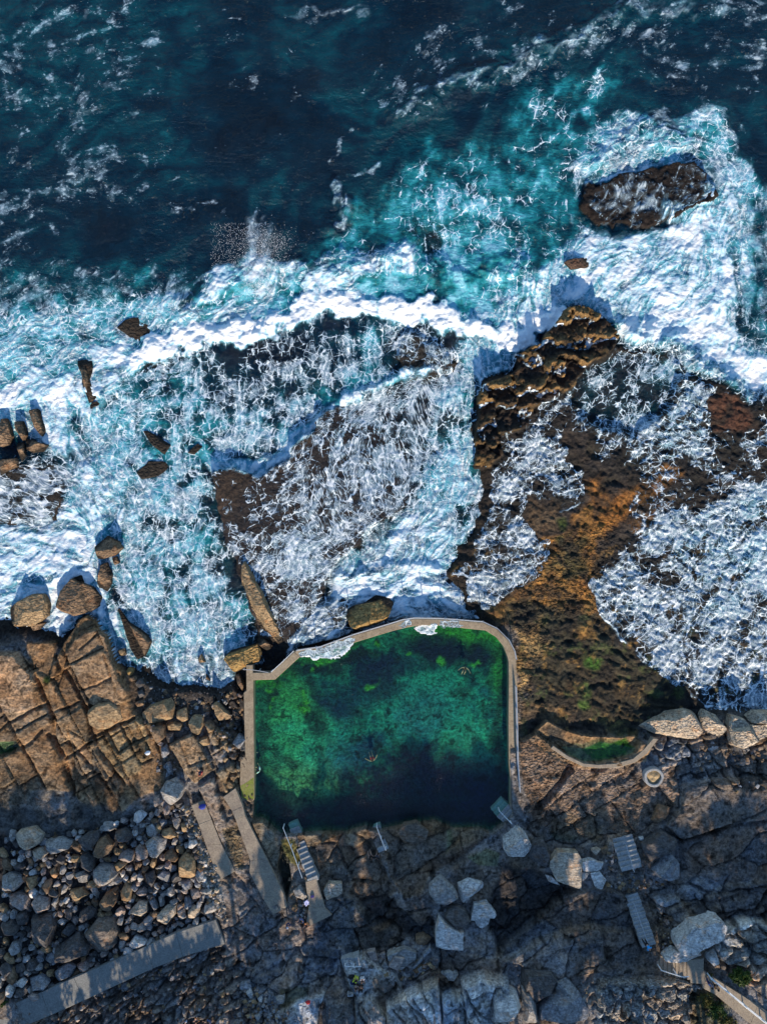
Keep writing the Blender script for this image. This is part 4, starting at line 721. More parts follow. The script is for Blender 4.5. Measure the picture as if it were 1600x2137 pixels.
def mat_conc(name, col, stain=(.16, .13, .09), moss=None):
    t = NT(name); pos = t.n('NewGeometry').outputs['Position']; n1 = t.noise(pos, 1.1, 6, .65); n2 = t.noise(pos, 7.0, 4, .6)
    c = t.mix(t.ss(n1, .42, .66, 0, .55), col, stain); c = t.vm('SCALE', c, (0, 0, 0), t.ss(n2, .25, .75, .72, 1.22))
    return t.done(t.bsdf(c, .85, t.bump(t.math('ADD', t.math('MULTIPLY', n1, .4), t.math('MULTIPLY', n2, .3)), .5, .08), .2))
def mat_flat(name, col, rough=.7, metal=0.0, var=.25, sc=8.0):
    t = NT(name); pos = t.n('TexCoord').outputs['Object']; n = t.noise(pos, sc, 4, .6)
    c = t.vm('SCALE', col, (0, 0, 0), t.ss(n, .3, .7, 1 - var, 1 + var)); return t.done(t.bsdf(c, rough, None, .3, Metallic=metal))
def mat_leaf(name, col, col2):
    t = NT(name); pos = t.n('NewGeometry').outputs['Position']; rnd = t.n('NewGeometry').outputs['Random Per Island']
    c = t.mix(rnd, col, col2); return t.done(t.bsdf(c, .6, None, .2))
M = dict(ground=mat_ground(), rock=mat_rock(), sea=mat_sea(), pool=mat_pool(), wall=mat_conc('walkway_concrete', (.31, .245, .165), (.20, .145, .09)), path=mat_conc('path_concrete', (.22, .215, .195), (.15, .145, .13)),
  stair=mat_conc('stair_concrete', (.32, .32, .31), (.20, .19, .17)), paver=mat_conc('paver_stone', (.31, .25, .18), (.19, .15, .12)), moss=mat_conc('mossy_concrete', (.17, .20, .03), (.24, .22, .10)),
  rail=mat_flat('galvanised_rail', (.42, .43, .45), .45, .2, .1), white=mat_flat('white_rail', (.75, .75, .73), .5, 0, .08), skin=mat_flat('skin', (.42, .23, .15), .6, 0, .1), sand=mat_conc('sand', (.42, .30, .16), (.30, .2, .1)),
  leaf=mat_leaf('leaf', (.02, .045, .008), (.07, .11, .02)), dry=mat_leaf('dry_leaf', (.16, .13, .03), (.06, .07, .02)), bark=mat_flat('bark', (.10, .075, .05), .9), spray=mat_flat('spray_drops', (.85, .87, .9), .5, 0, .05))
def cloth(col, nm): 
    k = 'cloth_' + nm
    if k not in M: M[k] = mat_flat(k, col, .8, 0, .2, 20)
    return M[k]

# ------------------------------------------------------------------ the big sheets
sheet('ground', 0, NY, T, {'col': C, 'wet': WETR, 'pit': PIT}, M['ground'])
jsea = int(np.searchsorted(YS, -26.0))
sheet('sea', jsea, NY, SEA, {'fco': np.stack([FX, FY, 0 * FX], -1), 'turq': TURQ, 'web': WEB, 'wht': WHT, 'alp': ALP, 'lac': LAC, 'lic': LIC}, M['sea'])
# ------------------------------------------------------------------ ROCKS
def inside(x, y, pts):
    r = False; n = len(pts)
    for i in range(n):
        a = pts[i]; b = pts[(i + 1) % n]
        if (a[1] > y) != (b[1] > y) and x < (b[0] - a[0]) * (y - a[1]) / (b[1] - a[1]) + a[0]: r = not r
    return r
def rock_mesh(q, h, col, seed, step=.16, flat=.5, tilt=(0, 0), wetline=None, pit=0, base=.5, rough=1.0, edge=(.05, .5)):
    """a faceted boulder: outline q (metres, local), sides and top cut by tilted planes, then weathered"""
    rs = np.random.RandomState(seed); q = np.array(q); n = len(q); R = float(np.hypot(q[:, 0], q[:, 1]).mean())
    NT_ = int(min(84, max(16, 6.28 * R / step))); NR = int(min(26, max(4, R / step * 1.2)))
    th = np.linspace(0, 2 * np.pi, NT_, endpoint=False); rad = np.zeros(NT_)
    for i in range(n):
        a = q[i]; b = q[(i + 1) % n]
        for k in range(NT_):
            c, s = math.cos(th[k]), math.sin(th[k]); d = (b - a); den = c * d[1] - s * d[0]
            if abs(den) < 1e-9: continue
            t = (a[0] * d[1] - a[1] * d[0]) / den; u = (a[0] * s - a[1] * c) / den
            if t > 0 and -1e-6 <= u <= 1 + 1e-6: rad[k] = max(rad[k], t)
    rad = np.where(rad <= 0, R, rad)
    rr = np.array([0.0001] + list(np.linspace(0, 1, NR + 1)[1:] ** .85)); x = np.outer(rr, rad * np.cos(th)); y = np.outer(rr, rad * np.sin(th))
    z = np.full(x.shape, 1e9)
    z = np.minimum(z, h + tilt[0] * x + tilt[1] * y)
    for k in range(3): 
        a = rs.uniform(0, 6.28); sl = rs.uniform(.35, 1.0) * (1.2 - flat) * h / max(R, .4); z = np.minimum(z, h * rs.uniform(.82, 1.0) - sl * (x * math.cos(a) + y * math.sin(a)))
    for i in range(n):
        a = q[i]; b = q[(i + 1) % n]; d = b - a; L = np.hypot(*d) + 1e-6; nx, ny = d[1] / L, -d[0] / L
        if nx * a[0] + ny * a[1] < 0: nx, ny = -nx, -ny
        dist = nx * a[0] + ny * a[1] - (nx * x + ny * y); sl = math.tan(math.radians(rs.uniform(55, 82)))
        z = np.minimum(z, h * rs.uniform(*edge) + np.maximum(dist, -.02 * R) * sl * (h / max(.5 * h, .6 * R) ) ** .5 + .0)
    ox, oy = rs.uniform(-99, 99, 2)
    z = np.maximum(z, 0.02 * h) + rough * (.035 * h * fbm(x + ox, y + oy, max(.5, R * .9), 4, seed) + .03 * fbm(x + ox, y, .35, 3, seed + 5)) 
    jx = rough * .05 * R * fbm(x + ox, y + oy, R * .6 + .2, 3, seed + 7); jy = rough * .05 * R * fbm(x - ox, y + oy, R * .6 + .2, 3, seed + 8); x = x + jx; y = y + jy
    rings = [np.stack([x, y, z], -1)]
    for s_, zz in ((1.02, -base * .4), (.96, -base)): rings.append(np.stack([x[-1:] * s_, y[-1:] * s_, np.full((1, NT_), zz)], -1))
    V = np.concatenate(rings, 0); m_, _ = V.shape[:2]; idx = np.arange(m_ * NT_).reshape(m_, NT_)
    F = np.stack([idx[:-1], idx[1:], np.roll(idx[1:], -1, 1), np.roll(idx[:-1], -1, 1)], -1).reshape(-1, 4)
    V = V.reshape(-1, 3); cc = np.array(col)[None] * (1 + .35 * fbm(V[:, 0] + ox, V[:, 1] + oy, .9, 4, seed + 3))[:, None]
    if wetline is not None: k = sstep(wetline + .25, wetline - .1, V[:, 2] + .2 * fbm(V[:, 0] + ox, V[:, 1], .8, 3, seed))[:, None]; cc = cc * (1 - k) + np.array((.03, .024, .018)) * k
    return mesh_from('rock', V, F, {'col': cc, 'pit': np.full(len(V), float(pit))}, False)
RC = dict(tan=(.29, .20, .11), brn=(.19, .125, .075), dk=(.10, .09, .083), gry=(.29, .27, .245), pale=(.50, .47, .43), ptan=(.42, .34, .25), ora=(.36, .21, .11), blu=(.22, .22, .225), pnk=(.33, .265, .225), blk=(.016, .013, .011), gold=(.30, .19, .07))
ROCKS = []
def prism(pts, z0, z1, bev=.03):
    """closed prism over an outline (metres); z1 may be a list, one height per corner"""
    n = len(pts); bm = bmesh.new(); zt = z1 if isinstance(z1, (list, tuple)) else [z1] * n
    a = [bm.verts.new((x, y, z0)) for x, y in pts]; b = [bm.verts.new((x, y, zt[i])) for i, (x, y) in enumerate(pts)]
    bm.faces.new(b); bm.faces.new(a[::-1])
    for i in range(n): bm.faces.new((a[i], a[(i + 1) % n], b[(i + 1) % n], b[i]))
    bmesh.ops.recalc_face_normals(bm, faces=bm.faces)
    if bev: bmesh.ops.bevel(bm, geom=[e for e in bm.edges if all(abs(v.co.z - z0) > 1e-4 for v in e.verts)], offset=bev, segments=1, affect='EDGES')
    return bm
def plate_mesh(q, h, col, seed):
    rs = np.random.RandomState(seed); a, b = rs.uniform(-.10, .10, 2); Q = []
    for i in range(len(q)):      # broken, slightly ragged edges
        p0 = q[i]; p1 = q[(i + 1) % len(q)]; Q.append(p0)
        L = math.hypot(p1[0] - p0[0], p1[1] - p0[1]); k = int(L / .45)
        for j in range(1, k): t = j / k; n = rs.normal(0, .035); Q.append((p0[0] + (p1[0] - p0[0]) * t - (p1[1] - p0[1]) / L * n, p0[1] + (p1[1] - p0[1]) * t + (p1[0] - p0[0]) / L * n))
    bm = prism(Q, -.5, [h + a * x + b * y for x, y in Q], .035); bmesh.ops.triangulate(bm, faces=bm.faces); bmesh.ops.subdivide_edges(bm, edges=[e for e in bm.edges if e.calc_length() > .5], cuts=2, use_grid_fill=False)
    me = bpy.data.meshes.new('slab'); bm.to_mesh(me); bm.free(); n = len(me.vertices); co = np.empty(n * 3); me.vertices.foreach_get('co', co); co = co.reshape(-1, 3)
    cc = np.array(col)[None] * (1 + .4 * fbm(co[:, 0] + seed, co[:, 1], .9, 4, seed))[:, None]; set_attr(me, 'col', cc); set_attr(me, 'pit', np.zeros(n)); return me
def rock(pts, h, col, label, name='boulder', cat='boulder', group=None, seed=None, zb=None, plate=False, **kw):
    cx = sum(p[0] for p in pts) / len(pts); cy = sum(p[1] for p in pts) / len(pts)
    x0, y0 = P(cx, cy, 1); z = TZ(x0, y0) if zb is None else zb
    zz = z + h * .45; q = PP(pts, zz); x = sum(p[0] for p in q) / len(q); y = sum(p[1] for p in q) / len(q)
    if zb is None: z = min(TZ(x, y), z)
    me = plate_mesh([(a - x, b - y) for a, b in q], h, RC[col] if isinstance(col, str) else col, len(ROCKS)) if plate else rock_mesh([(a - x, b - y) for a, b in q], h, RC[col] if isinstance(col, str) else col, seed if seed is not None else len(ROCKS) * 7 + 3, **kw)
    o = link(name, me, M['rock'], None, (x, y, z)); tag(o, label, cat, group); ROCKS.append((x, y, max(math.hypot(a - x, b - y) for a, b in q), q)); return o
G1 = 'boulders of the pile above the concrete path'
for pts, h, c, lb in [
 ([(70,440),(110,395),(200,375),(260,420),(250,470),(165,515),(110,500)],1.5,'ptan','big pale tan boulder at the top left corner of the boulder pile'),
 ([(275,450),(370,435),(440,460),(420,500),(340,530),(300,535)],1.2,'gry','wide wedge-shaped boulder in the top row of the pile, right of the pale tan one'),
 ([(465,450),(530,410),(600,400),(600,440),(570,510),(500,515)],1.3,'dk','dark boulder in the top row touching a brown upright one on its right'),
 ([(590,450),(640,425),(685,480),(665,530),(620,555),(575,540)],1.4,'brn','brown five-sided boulder in the top row touching a dark one on its left'),
 ([(695,400),(760,380),(810,430),(780,460),(715,465),(700,440)],1.2,'dk','dark veined boulder in the top row, at the foot of the shaded ledge'),
 ([(720,530),(770,505),(815,520),(810,570),(780,585),(720,565)],1.0,'pnk','smooth pinkish stone with a sunlit face in the middle of the pile'),
 ([(875,470),(930,430),(1010,450),(1000,500),(945,560),(900,530)],1.4,'gry','rough pitted grey boulder pointing down, right part of the pile'),
 ([(820,500),(850,470),(900,520),(890,560),(830,570)],.9,'pnk','small pinkish triangular stone left of the rough pitted boulder'),
 ([(990,540),(1040,500),(1080,560),(1065,590),(1000,570)],1.0,'brn','rounded brown stone above the big tan boulder by the rubble bank'),
 ([(1080,580),(1120,530),(1180,555),(1195,640),(1165,690),(1085,665)],1.5,'tan','big tan boulder leaning against the rubble bank'),
 ([(555,640),(600,600),(680,610),(705,670),(660,715),(590,725),(555,690)],1.6,'gry','large rounded grey brown boulder in the centre of the pile'),
 ([(490,540),(530,530),(570,560),(570,625),(530,655),(490,630)],1.4,'dk','tall dark boulder left of the large rounded central one'),
 ([(195,510),(260,485),(290,530),(255,565),(205,555)],.9,'ptan','small tan stone below the gap between the two top left boulders'),
 ([(0,680),(50,650),(110,670),(135,710),(90,760),(20,765),(0,740)],1.5,'gry','large grey boulder cut by the left edge of the photo, half way down the pile'),
 ([(155,680),(225,670),(230,710),(190,755),(165,730)],.9,'tan','tan triangular stone right of the large boulder at the left edge'),
 ([(55,790),(110,765),(180,800),(180,850),(130,875),(70,830)],1.2,'pnk','cracked pale boulder below the large one at the left edge'),
 ([(190,830),(220,790),(290,810),(290,880),(230,905),(190,880)],1.4,'pnk','blocky reddish grey boulder beside the cracked pale one'),
 ([(425,755),(500,740),(540,780),(465,825),(430,790)],.9,'tan','flat four-sided tan stone below the large central boulder'),
 ([(600,840),(640,770),(710,740),(705,830),(665,880),(610,860)],1.3,'brn','reddish brown slanting boulder below the large central boulder'),
 ([(780,890),(840,820),(890,830),(895,880),(860,910)],.8,'ptan','pale tan triangular slab lying flat near the path'),
 ([(950,910),(1010,850),(1065,840),(1070,890),(1010,965),(955,940)],1.0,'ptan','pale tan tilted block near the upper end of the path'),
 ([(1140,880),(1170,845),(1215,860),(1205,910),(1160,930),(1140,910)],.8,'ptan','tan stone set close to the corner of the path and rubble bank'),
 ([(865,940),(900,910),(930,920),(915,970),(885,975)],.7,'blu','blue grey stone in the row just above the path, upper of a touching pair'),
 ([(820,975),(870,950),(890,985),(850,1005)],.7,'gry','pale grey stone in the row just above the path, lower of a touching pair'),
 ([(780,1080),(820,1030),(895,1060),(890,1085),(780,1125)],.8,'pale','pale pointed slab touching the upper edge of the path'),
 ([(0,960),(70,930),(120,970),(100,1020),(40,1030),(0,1000)],1.3,'dk','dark boulder at the left edge in the lower third of the pile'),
 ([(195,920),(300,910),(325,980),(300,1080),(250,1130),(195,1080)],1.8,'dk','very dark upright boulder in the lower left of the pile'),
 ([(330,1110),(480,1010),(540,1090),(530,1150),(420,1190),(330,1180)],1.5,'dk','very large dark slab boulder sloping towards the path'),
 ([(510,1020),(600,920),(690,930),(720,1020),(700,1090),(600,1160),(545,1130)],1.6,(.16,.13,.105),'very large brown grey boulder beside the dark sloping slab, above the path'),
 ([(320,1260),(400,1205),(455,1225),(440,1270),(350,1310),(320,1290)],1.1,'blu','grey boulder resting on the path edge, larger of two side by side'),
 ([(465,1210),(520,1180),(550,1210),(540,1240),(480,1260)],.9,'pnk','pinkish grey stone on the path edge, smaller of two side by side'),
 ([(165,1310),(230,1290),(290,1330),(270,1360),(180,1370)],1.0,'blu','purplish grey boulder by the lower path, right of two pale oval stones'),
 ([(90,1320),(130,1295),(155,1320),(140,1350),(100,1355)],.7,'pale','pale round cobble by the lower path'),
 ([(30,1350),(60,1325),(80,1370),(60,1420),(30,1400)],.7,'pale','pale upright oval stone by the lower path next to green grass'),
 ([(85,1370),(150,1350),(170,1380),(120,1415),(80,1410)],.7,'dk','dark stone under the pale round cobble by the lower path'),
 ([(970,150),(1000,100),(1060,80),(1115,130),(1100,190),(1030,250),(985,200)],1.7,'gry','large six-sided grey boulder at the top of the rubble, apart from the pile'),
 ([(930,190),(965,175),(990,215),(940,250)],.8,'pnk','small purplish stone under the six-sided grey boulder'),
 ([(980,390),(1040,375),(1075,420),(1030,450),(985,415)],.9,'tan','tan stone at the upper right of the pile, above the rough pitted boulder'),
 ([(300,640),(335,605),(350,660),(330,690)],.7,'ora','small bright orange stone in the left half of the pile'),
 ([(455,650),(510,640),(550,670),(530,705),(480,695)],.9,'gry','low grey stone under the tall dark boulder'),
 ([(685,600),(740,570),(785,580),(750,610),(700,645)],.8,'tan','long tan stone to the right of the large rounded central boulder'),
 ([(95,900),(150,875),(175,920),(160,965),(110,950)],1.0,'dk','dark block under the cracked pale boulder on the left'),
 ([(480,890),(540,850),(585,880),(575,920),(500,960),(480,930)],1.2,'dk','dark lumpy boulder above the two very large ones'),
 ([(890,820),(930,810),(960,860),(930,885)],.7,'blu','blue grey pointed stone right of the flat pale triangle'),
 ([(960,800),(990,785),(1000,840),(970,855)],.6,'gry','grey upright oval cobble above the pale tan tilted block'),
 ([(1100,690),(1160,690),(1170,730),(1130,755),(1100,730)],.8,'blu','rounded blue grey cobble under the big tan boulder'),
 ([(1180,700),(1220,700),(1225,735),(1190,740)],.6,'blu','smaller blue grey cobble against the rubble bank'),
 ([(830,660),(850,650),(870,690),(845,705)],.6,'pale','small very pale stone in the right half of the pile'),
 ([(875,660),(930,640),(940,690),(920,740),(880,710)],.9,'dk','dark sharp-edged stone right of the small very pale one'),
 ([(1150,750),(1210,745),(1225,790),(1170,805)],.6,'pnk','pinkish grey flat stone at the right rim of the pile'),
 ([(1075,870),(1120,860),(1135,920),(1090,940)],.7,'gry','grey block between the tan tilted block and the corner stone'),
 ]: rock(c1(pts), h * 1.3, c, lb, group=G1, base=.9, edge=(.15, .6), rough=1.4, flat=.35)
G2 = 'boulders between the sunlit ledges and the pool wall'
for pts, h, c, lb in [
 ([(860,1130),(910,1085),(1030,1040),(1055,1085),(1050,1165),(905,1200),(860,1160)],1.5,'tan','largest tan boulder in the gully, flat topped with a pointed upper corner'),
 ([(525,1120),(580,1075),(680,1060),(720,1090),(740,1170),(660,1225),(590,1235),(540,1200)],1.2,'tan','big round-edged tan boulder resting on the cracked left ledge'),
 ([(1070,1120),(1130,1095),(1145,1170),(1110,1190),(1075,1160)],1.0,'tan','upright tan block right of the largest gully boulder'),
 ([(1010,1200),(1060,1180),(1110,1195),(1100,1240),(1020,1240)],.8,'tan','low wide tan stone under the upright block'),
 ([(1140,1190),(1170,1145),(1230,1150),(1235,1200),(1210,1265),(1160,1250)],1.1,'tan','egg-shaped tan boulder in the gully'),
 ([(1220,1095),(1260,1065),(1290,1085),(1280,1140),(1225,1125)],.9,'brn','small dark brown boulder at the edge of the wash, left of a slanting grey one'),
 ([(1290,1075),(1320,1060),(1400,1150),(1390,1170),(1330,1175),(1300,1130)],1.1,'tan','slanting grey tan boulder nearest the pool wall'),
 ([(1370,1190),(1420,1170),(1430,1210),(1390,1240)],.7,'tan','small tan stone close to the pool wall'),
 ([(1405,1320),(1440,1265),(1490,1295),(1450,1355)],1.1,'blu','grey tilted block with a yellow sunlit side against the pool wall'),
 ([(975,1340),(1010,1320),(1030,1370),(1000,1410),(975,1380)],.8,'blu','pale bluish upright stone between the jointed ledges'),
 ([(755,890),(780,850),(815,860),(805,905),(770,910)],.7,'gold','golden stone at the end of the wedge-shaped surf rock'),
 ([(780,915),(820,905),(835,930),(795,940)],.5,'brn','small brown stone just below the golden one'),
 ([(815,950),(850,920),(880,955),(850,990)],.6,'dk','dark cobble in the narrow gutter, upper one'),
 ([(830,1000),(860,985),(880,1025),(845,1040)],.6,'dk','dark greenish cobble in the narrow gutter, lower one'),
 ([(815,1065),(870,1045),(880,1080),(840,1095)],.6,'brn','brown flat stone at the foot of the narrow gutter'),
 ([(1200,1290),(1260,1270),(1275,1320),(1210,1345)],.7,'tan','squarish tan block below the egg-shaped boulder'),
 ([(920,1220),(990,1210),(1000,1280),(950,1320),(925,1270)],.9,'brn','brown block below the largest gully boulder'),
 ([(1000,1250),(1060,1245),(1055,1310),(1010,1310)],.6,'dk','dark low block beside the brown block in the gully'),
 ([(1430,900),(1455,890),(1490,960),(1475,1000),(1440,950)],.8,'brn','long brown slab standing along the pool wall'),
 ([(1415,1100),(1480,1080),(1490,1140),(1430,1150)],.6,'brn','brown block by the pool wall under the long slab'),
 ([(1000,1440),(1030,1420),(1050,1490),(1030,1510)],.6,'blu','bluish sliver of stone at the foot of the jointed ledges'),
 ([(1010,1480),(1025,1470),(1030,1510),(1000,1530)],.5,'blu','second bluish sliver, just left of the first'),
 ]: rock(c4(pts), h, c, lb, group=G2, base=.7)
G3 = 'rocks standing in the surf'
SW = dict(zb=-.15, base=1.4, step=.09, edge=(.3, .7), pit=.7, rough=1.5)
for pts, h, c, lb in [
 (c4([(45,500),(110,450),(190,410),(265,410),(295,470),(285,540),(200,605),(90,605),(50,560)]),2.3,'tan','large brown boulder in white water at the left edge, casting a blue shadow'),
 (c4([(190,600),(240,575),(280,580),(250,620),(200,630)]),1.0,'brn','small brown rock at the foot of the large boulder by the left edge'),
 (c4([(340,470),(370,390),(440,310),(490,290),(500,340),(570,370),(615,430),(600,480),(545,520),(450,540),(380,510)]),1.7,'brn','broad brown boulder with two humps in the foam'),
 (c4([(590,190),(575,120),(650,50),(720,90),(745,130),(700,170),(620,195)]),1.7,'brn','dark-topped rounded boulder, farthest out of the foam group on the left'),
 (c4([(590,330),(610,230),(650,210),(680,280),(680,340),(650,395),(600,370)]),1.4,'brn','upright oval brown rock in the foam'),
 (c4([(680,190),(710,175),(730,215),(700,230)]),.9,'brn','tiny brown rock beside the dark-topped boulder'),
 (c4([(705,490),(725,490),(760,560),(900,660),(920,700),(880,790),(830,810),(790,740)]),1.5,'brn','long brown wedge pointing out of the foam'),
 (c4([(710,750),(760,735),(770,775),(725,785)]),.9,'tan','small tan rock beside the long wedge'),
 (c4([(1200,800),(1225,765),(1250,820),(1210,825)]),.9,'tan','small tan rock tip in the foam at the head of the inlet'),
 (c4([(1250,890),(1275,920),(1280,940),(1250,920)]),.8,'ora','tiny orange rock tip near the lower lip of the inlet'),
 (c4([(1355,800),(1400,750),(1500,725),(1560,705),(1590,760),(1570,820),(1480,860),(1430,880),(1380,840)]),1.9,'gold','golden brown boulder lying against the corner of the pool wall'),
 (c4([(475,570),(530,530),(580,580),(570,630),(500,655),(475,610)]),1.5,'tan','stepped tan rock at the seaward tip of the left ledge'),
 (c7([(225,500),(230,460),(290,460),(320,540),(380,600),(440,680),(455,740),(450,820),(495,900),(490,945),(440,950),(390,880),(320,820),(290,730),(260,640),(225,580)]),2.5,'tan','long pale brown ridge of rock ending at the pool wall, with a long blue shadow'),
 (c7([(310,890),(340,880),(400,930),(370,960),(320,920)]),1.2,'brn','small brown rock between the long ridge and the golden boulder'),
 (c7([(790,740),(830,710),(910,690),(970,645),(1040,660),(1070,690),(1040,780),(1000,800),(880,840),(830,820)]),1.9,'gold','weedy brown rock in front of the sea side of the pool wall'),
 (c8([(465,590),(555,570),(560,640),(545,700),(585,810),(545,850),(510,770),(495,680)]),1.5,'brn','upright brown rock pillar alone in white water'),
 (c8([(540,850),(620,830),(600,860),(550,885)]),.8,'blk','dark low rock at the foot of the pillar'),
 (c8([(0,945),(45,940),(75,1050),(60,1100),(0,1110)]),1.6,'brn','brown reef block at the left edge, upper of two'),
 (c8([(90,960),(140,955),(165,1040),(140,1080),(105,1030)]),1.4,'brn','narrow brown reef block left of centre in the cluster by the left edge'),
 (c8([(175,890),(235,880),(270,1010),(255,1050),(215,990)]),1.5,'brn','slanting brown reef block at the seaward end of the cluster'),
 (c8([(150,1060),(190,1070),(250,1090),(300,1100),(260,1140),(200,1150),(165,1130)]),1.3,'brn','wide brown reef block at the right of the cluster'),
 (c8([(100,1090),(145,1085),(160,1160),(130,1200)]),1.2,'brn','small dark reef block under the narrow one'),
 (c8([(0,1190),(105,1180),(110,1230),(60,1250),(0,1290)]),1.4,'brn','flat brown reef block at the left edge, lower of two'),
 (c8([(870,1020),(900,1015),(1040,1100),(1000,1160),(930,1110)]),.42,'blk','black rock just awash, upper of a pair in the bubbly inlet'),
 (c8([(830,1270),(900,1200),(990,1200),(1030,1240),(960,1290),(860,1310)]),.5,'blk','black rounded rock just awash, lower of a pair in the bubbly inlet'),
 (c8([(1140,1150),(1200,1090),(1230,1110),(1180,1160)]),.38,'blk','small black rock barely breaking the surface of the inlet'),
 (c8([(710,390),(760,340),(900,320),(930,420),(850,480),(780,440)]),.4,'blk','dark rock awash behind the breaking wave on the left'),
 ([(1176,548),(1190,540),(1225,536),(1238,545),(1225,560),(1190,562)],.9,(.10,.06,.04),'small reddish rock lost in the white water on the right'),
 ]: rock(pts, h, c, lb, 'surf_rock', 'rock', G3, wetline=.75 if h > 1.1 else .5 if h > .7 else 9, **SW)
G4 = 'loose boulders on the shore right of the pool'
for pts, h, c, lb, kw in [
 (c6([(830,1220),(900,1180),(1000,1130),(1110,1110),(1160,1130),(1225,1240),(1190,1285),(1050,1290),(930,1265)]),2.2,'ptan','largest honeycombed boulder at the edge of the right wash',dict(pit=1,step=.1)),
 (c6([(1190,1140),(1210,1110),(1290,1140),(1345,1215),(1320,1270),(1250,1290),(1200,1220)]),1.9,'ptan','triangular honeycombed boulder right of the largest one',dict(pit=1,step=.1)),
 (c6([(1375,1200),(1390,1150),(1470,1170),(1500,1215),(1640,1200),(1640,1270),(1450,1350),(1390,1330)]),1.6,'ptan','wide honeycombed boulder at the right edge, lower of two',dict(pit=1,step=.1)),
 (c6([(1475,1150),(1530,1120),(1640,1120),(1640,1190),(1500,1190)]),1.8,'ptan','honeycombed boulder at the right edge, upper of two',dict(pit=1,step=.1)),
 (c6([(1245,1345),(1290,1310),(1330,1340),(1320,1380),(1290,1400)]),.8,'pale','small smooth pale stone under the honeycombed boulders',{}),
 (c6([(1205,1350),(1230,1310),(1250,1330),(1240,1380)]),.7,'brn','small brown stone left of the smooth pale one',{}),
 (c3([(0,440),(90,370),(130,400),(160,450),(180,500),(130,550),(30,545),(0,500)]),1.8,'pale','pale pitted boulder beside the steps at the right corner of the pool',dict(pit=1,step=.1)),
 (c3([(180,460),(240,440),(290,540),(260,620),(190,590),(150,550)]),1.2,'dk','dark smooth boulder right of the pale pitted one',{}),
 (c3([(280,570),(330,515),(450,520),(480,570),(470,640),(470,740),(320,690),(280,610)]),.9,'ptan','broad pale tan broken slab lying flat',dict(plate=True)),
 (c3([(475,572),(520,560),(605,580),(590,620),(560,630),(480,628)]),.6,'pale','pale strip-shaped slab off the right side of the broad broken one',dict(plate=True)),
 (c3([(522,642),(580,632),(620,680),(590,745),(550,720)]),.6,'pale','pale pointed slab, lowest of the broken slabs',dict(plate=True)),
 (c3([(250,650),(290,660),(340,715),(270,690)]),.5,'pale','thin pale sliver under the left side of the broad broken slab',dict(plate=True)),
 (c3([(472,637),(518,637),(500,670),(474,690)]),.5,'gry','small grey piece between the broken slabs',dict(plate=True)),
 (c3([(530,510),(570,495),(600,510),(570,550)]),.6,'ptan','pale tan stone above the broken slabs, left of a brown one',{}),
 (c3([(590,510),(640,490),(655,530),(610,550)]),.6,'brn','brown stone above the broken slabs by the stairs',{}),
 (c3([(620,540),(670,530),(650,560)]),.4,'pnk','small pinkish flake by the foot of the stairs',{}),
 (c3([(840,470),(970,390),(1060,440),(1060,490),(1000,520),(960,560),(900,590),(860,540)]),1.6,'dk','large dark boulder with a pale scar, right of the upper stairs',{}),
 (c3([(905,340),(950,240),(1020,260),(1010,290),(950,355)]),1.0,'brn','brown leaning block below the big flat ledge',{}),
 (c3([(910,640),(1010,520),(1080,600),(1080,690),(1000,700),(940,680)]),1.6,'blu','dark blue grey boulder under the one with the pale scar',{}),
 (c3([(915,690),(950,680),(940,725)]),.5,'ora','small orange tan chip under the blue grey boulder',{}),
 (c3([(1050,1080),(1060,1050),(1140,960),(1320,930),(1365,980),(1350,1050),(1200,1120),(1080,1140)]),2.4,'pale','big pale blocky boulder with a sunlit lower face, above the lower steps',dict(step=.08, rough=2.4, edge=(.4,.85), flat=.8)),
 (c3([(975,1170),(1040,1120),(1180,1130),(1200,1140),(1080,1190),(1000,1195)]),1.5,'pale','long pale boulder overhanging the lower steps',dict(step=.08, rough=2.4, edge=(.4,.85), flat=.8)),
 (c3([(1235,1140),(1290,1110),(1320,1190),(1280,1220),(1230,1170)]),1.0,'pale','pale block with cut faces right of the lower steps',{}),
 (c3([(120,1230),(280,1240),(330,1300),(300,1370),(200,1440),(110,1350)]),2.0,'dk','big dark boulder in the lower gully, upper left of four',{}),
 (c3([(330,1320),(380,1290),(460,1380),(400,1410),(320,1390)]),1.4,'gry','grey flat-topped boulder right of the big dark one in the lower gully',{}),
 (c3([(225,1500),(300,1420),(470,1405),(540,1520),(530,1570),(225,1570)]),2.2,'blu','big blue grey boulder cut by the lower edge of the photo',{}),
 (c3([(0,1355),(90,1400),(110,1480),(60,1570),(-60,1570),(-60,1400)]),2.2,'pale','pale sunlit-topped boulder on the lower edge',{}),
 (c3([(115,1360),(170,1370),(210,1480),(220,1570),(120,1570)]),1.8,'gry','tall narrow grey boulder between the pale and the blue grey ones',{}),
 (c3([(305,1290),(335,1280),(340,1325),(315,1340)]),.8,'blu','small blue grey stone beside the big dark boulder in the lower gully',{}),
 (c3([(820,430),(850,425),(855,450),(825,448)]),.4,'pale','tiny pale stone at the top of the upper stairs',{}),
 ]: rock(pts, h, c, lb, group=G4, base=.9, **kw)
G5 = 'loose boulders on the shore below the pool'
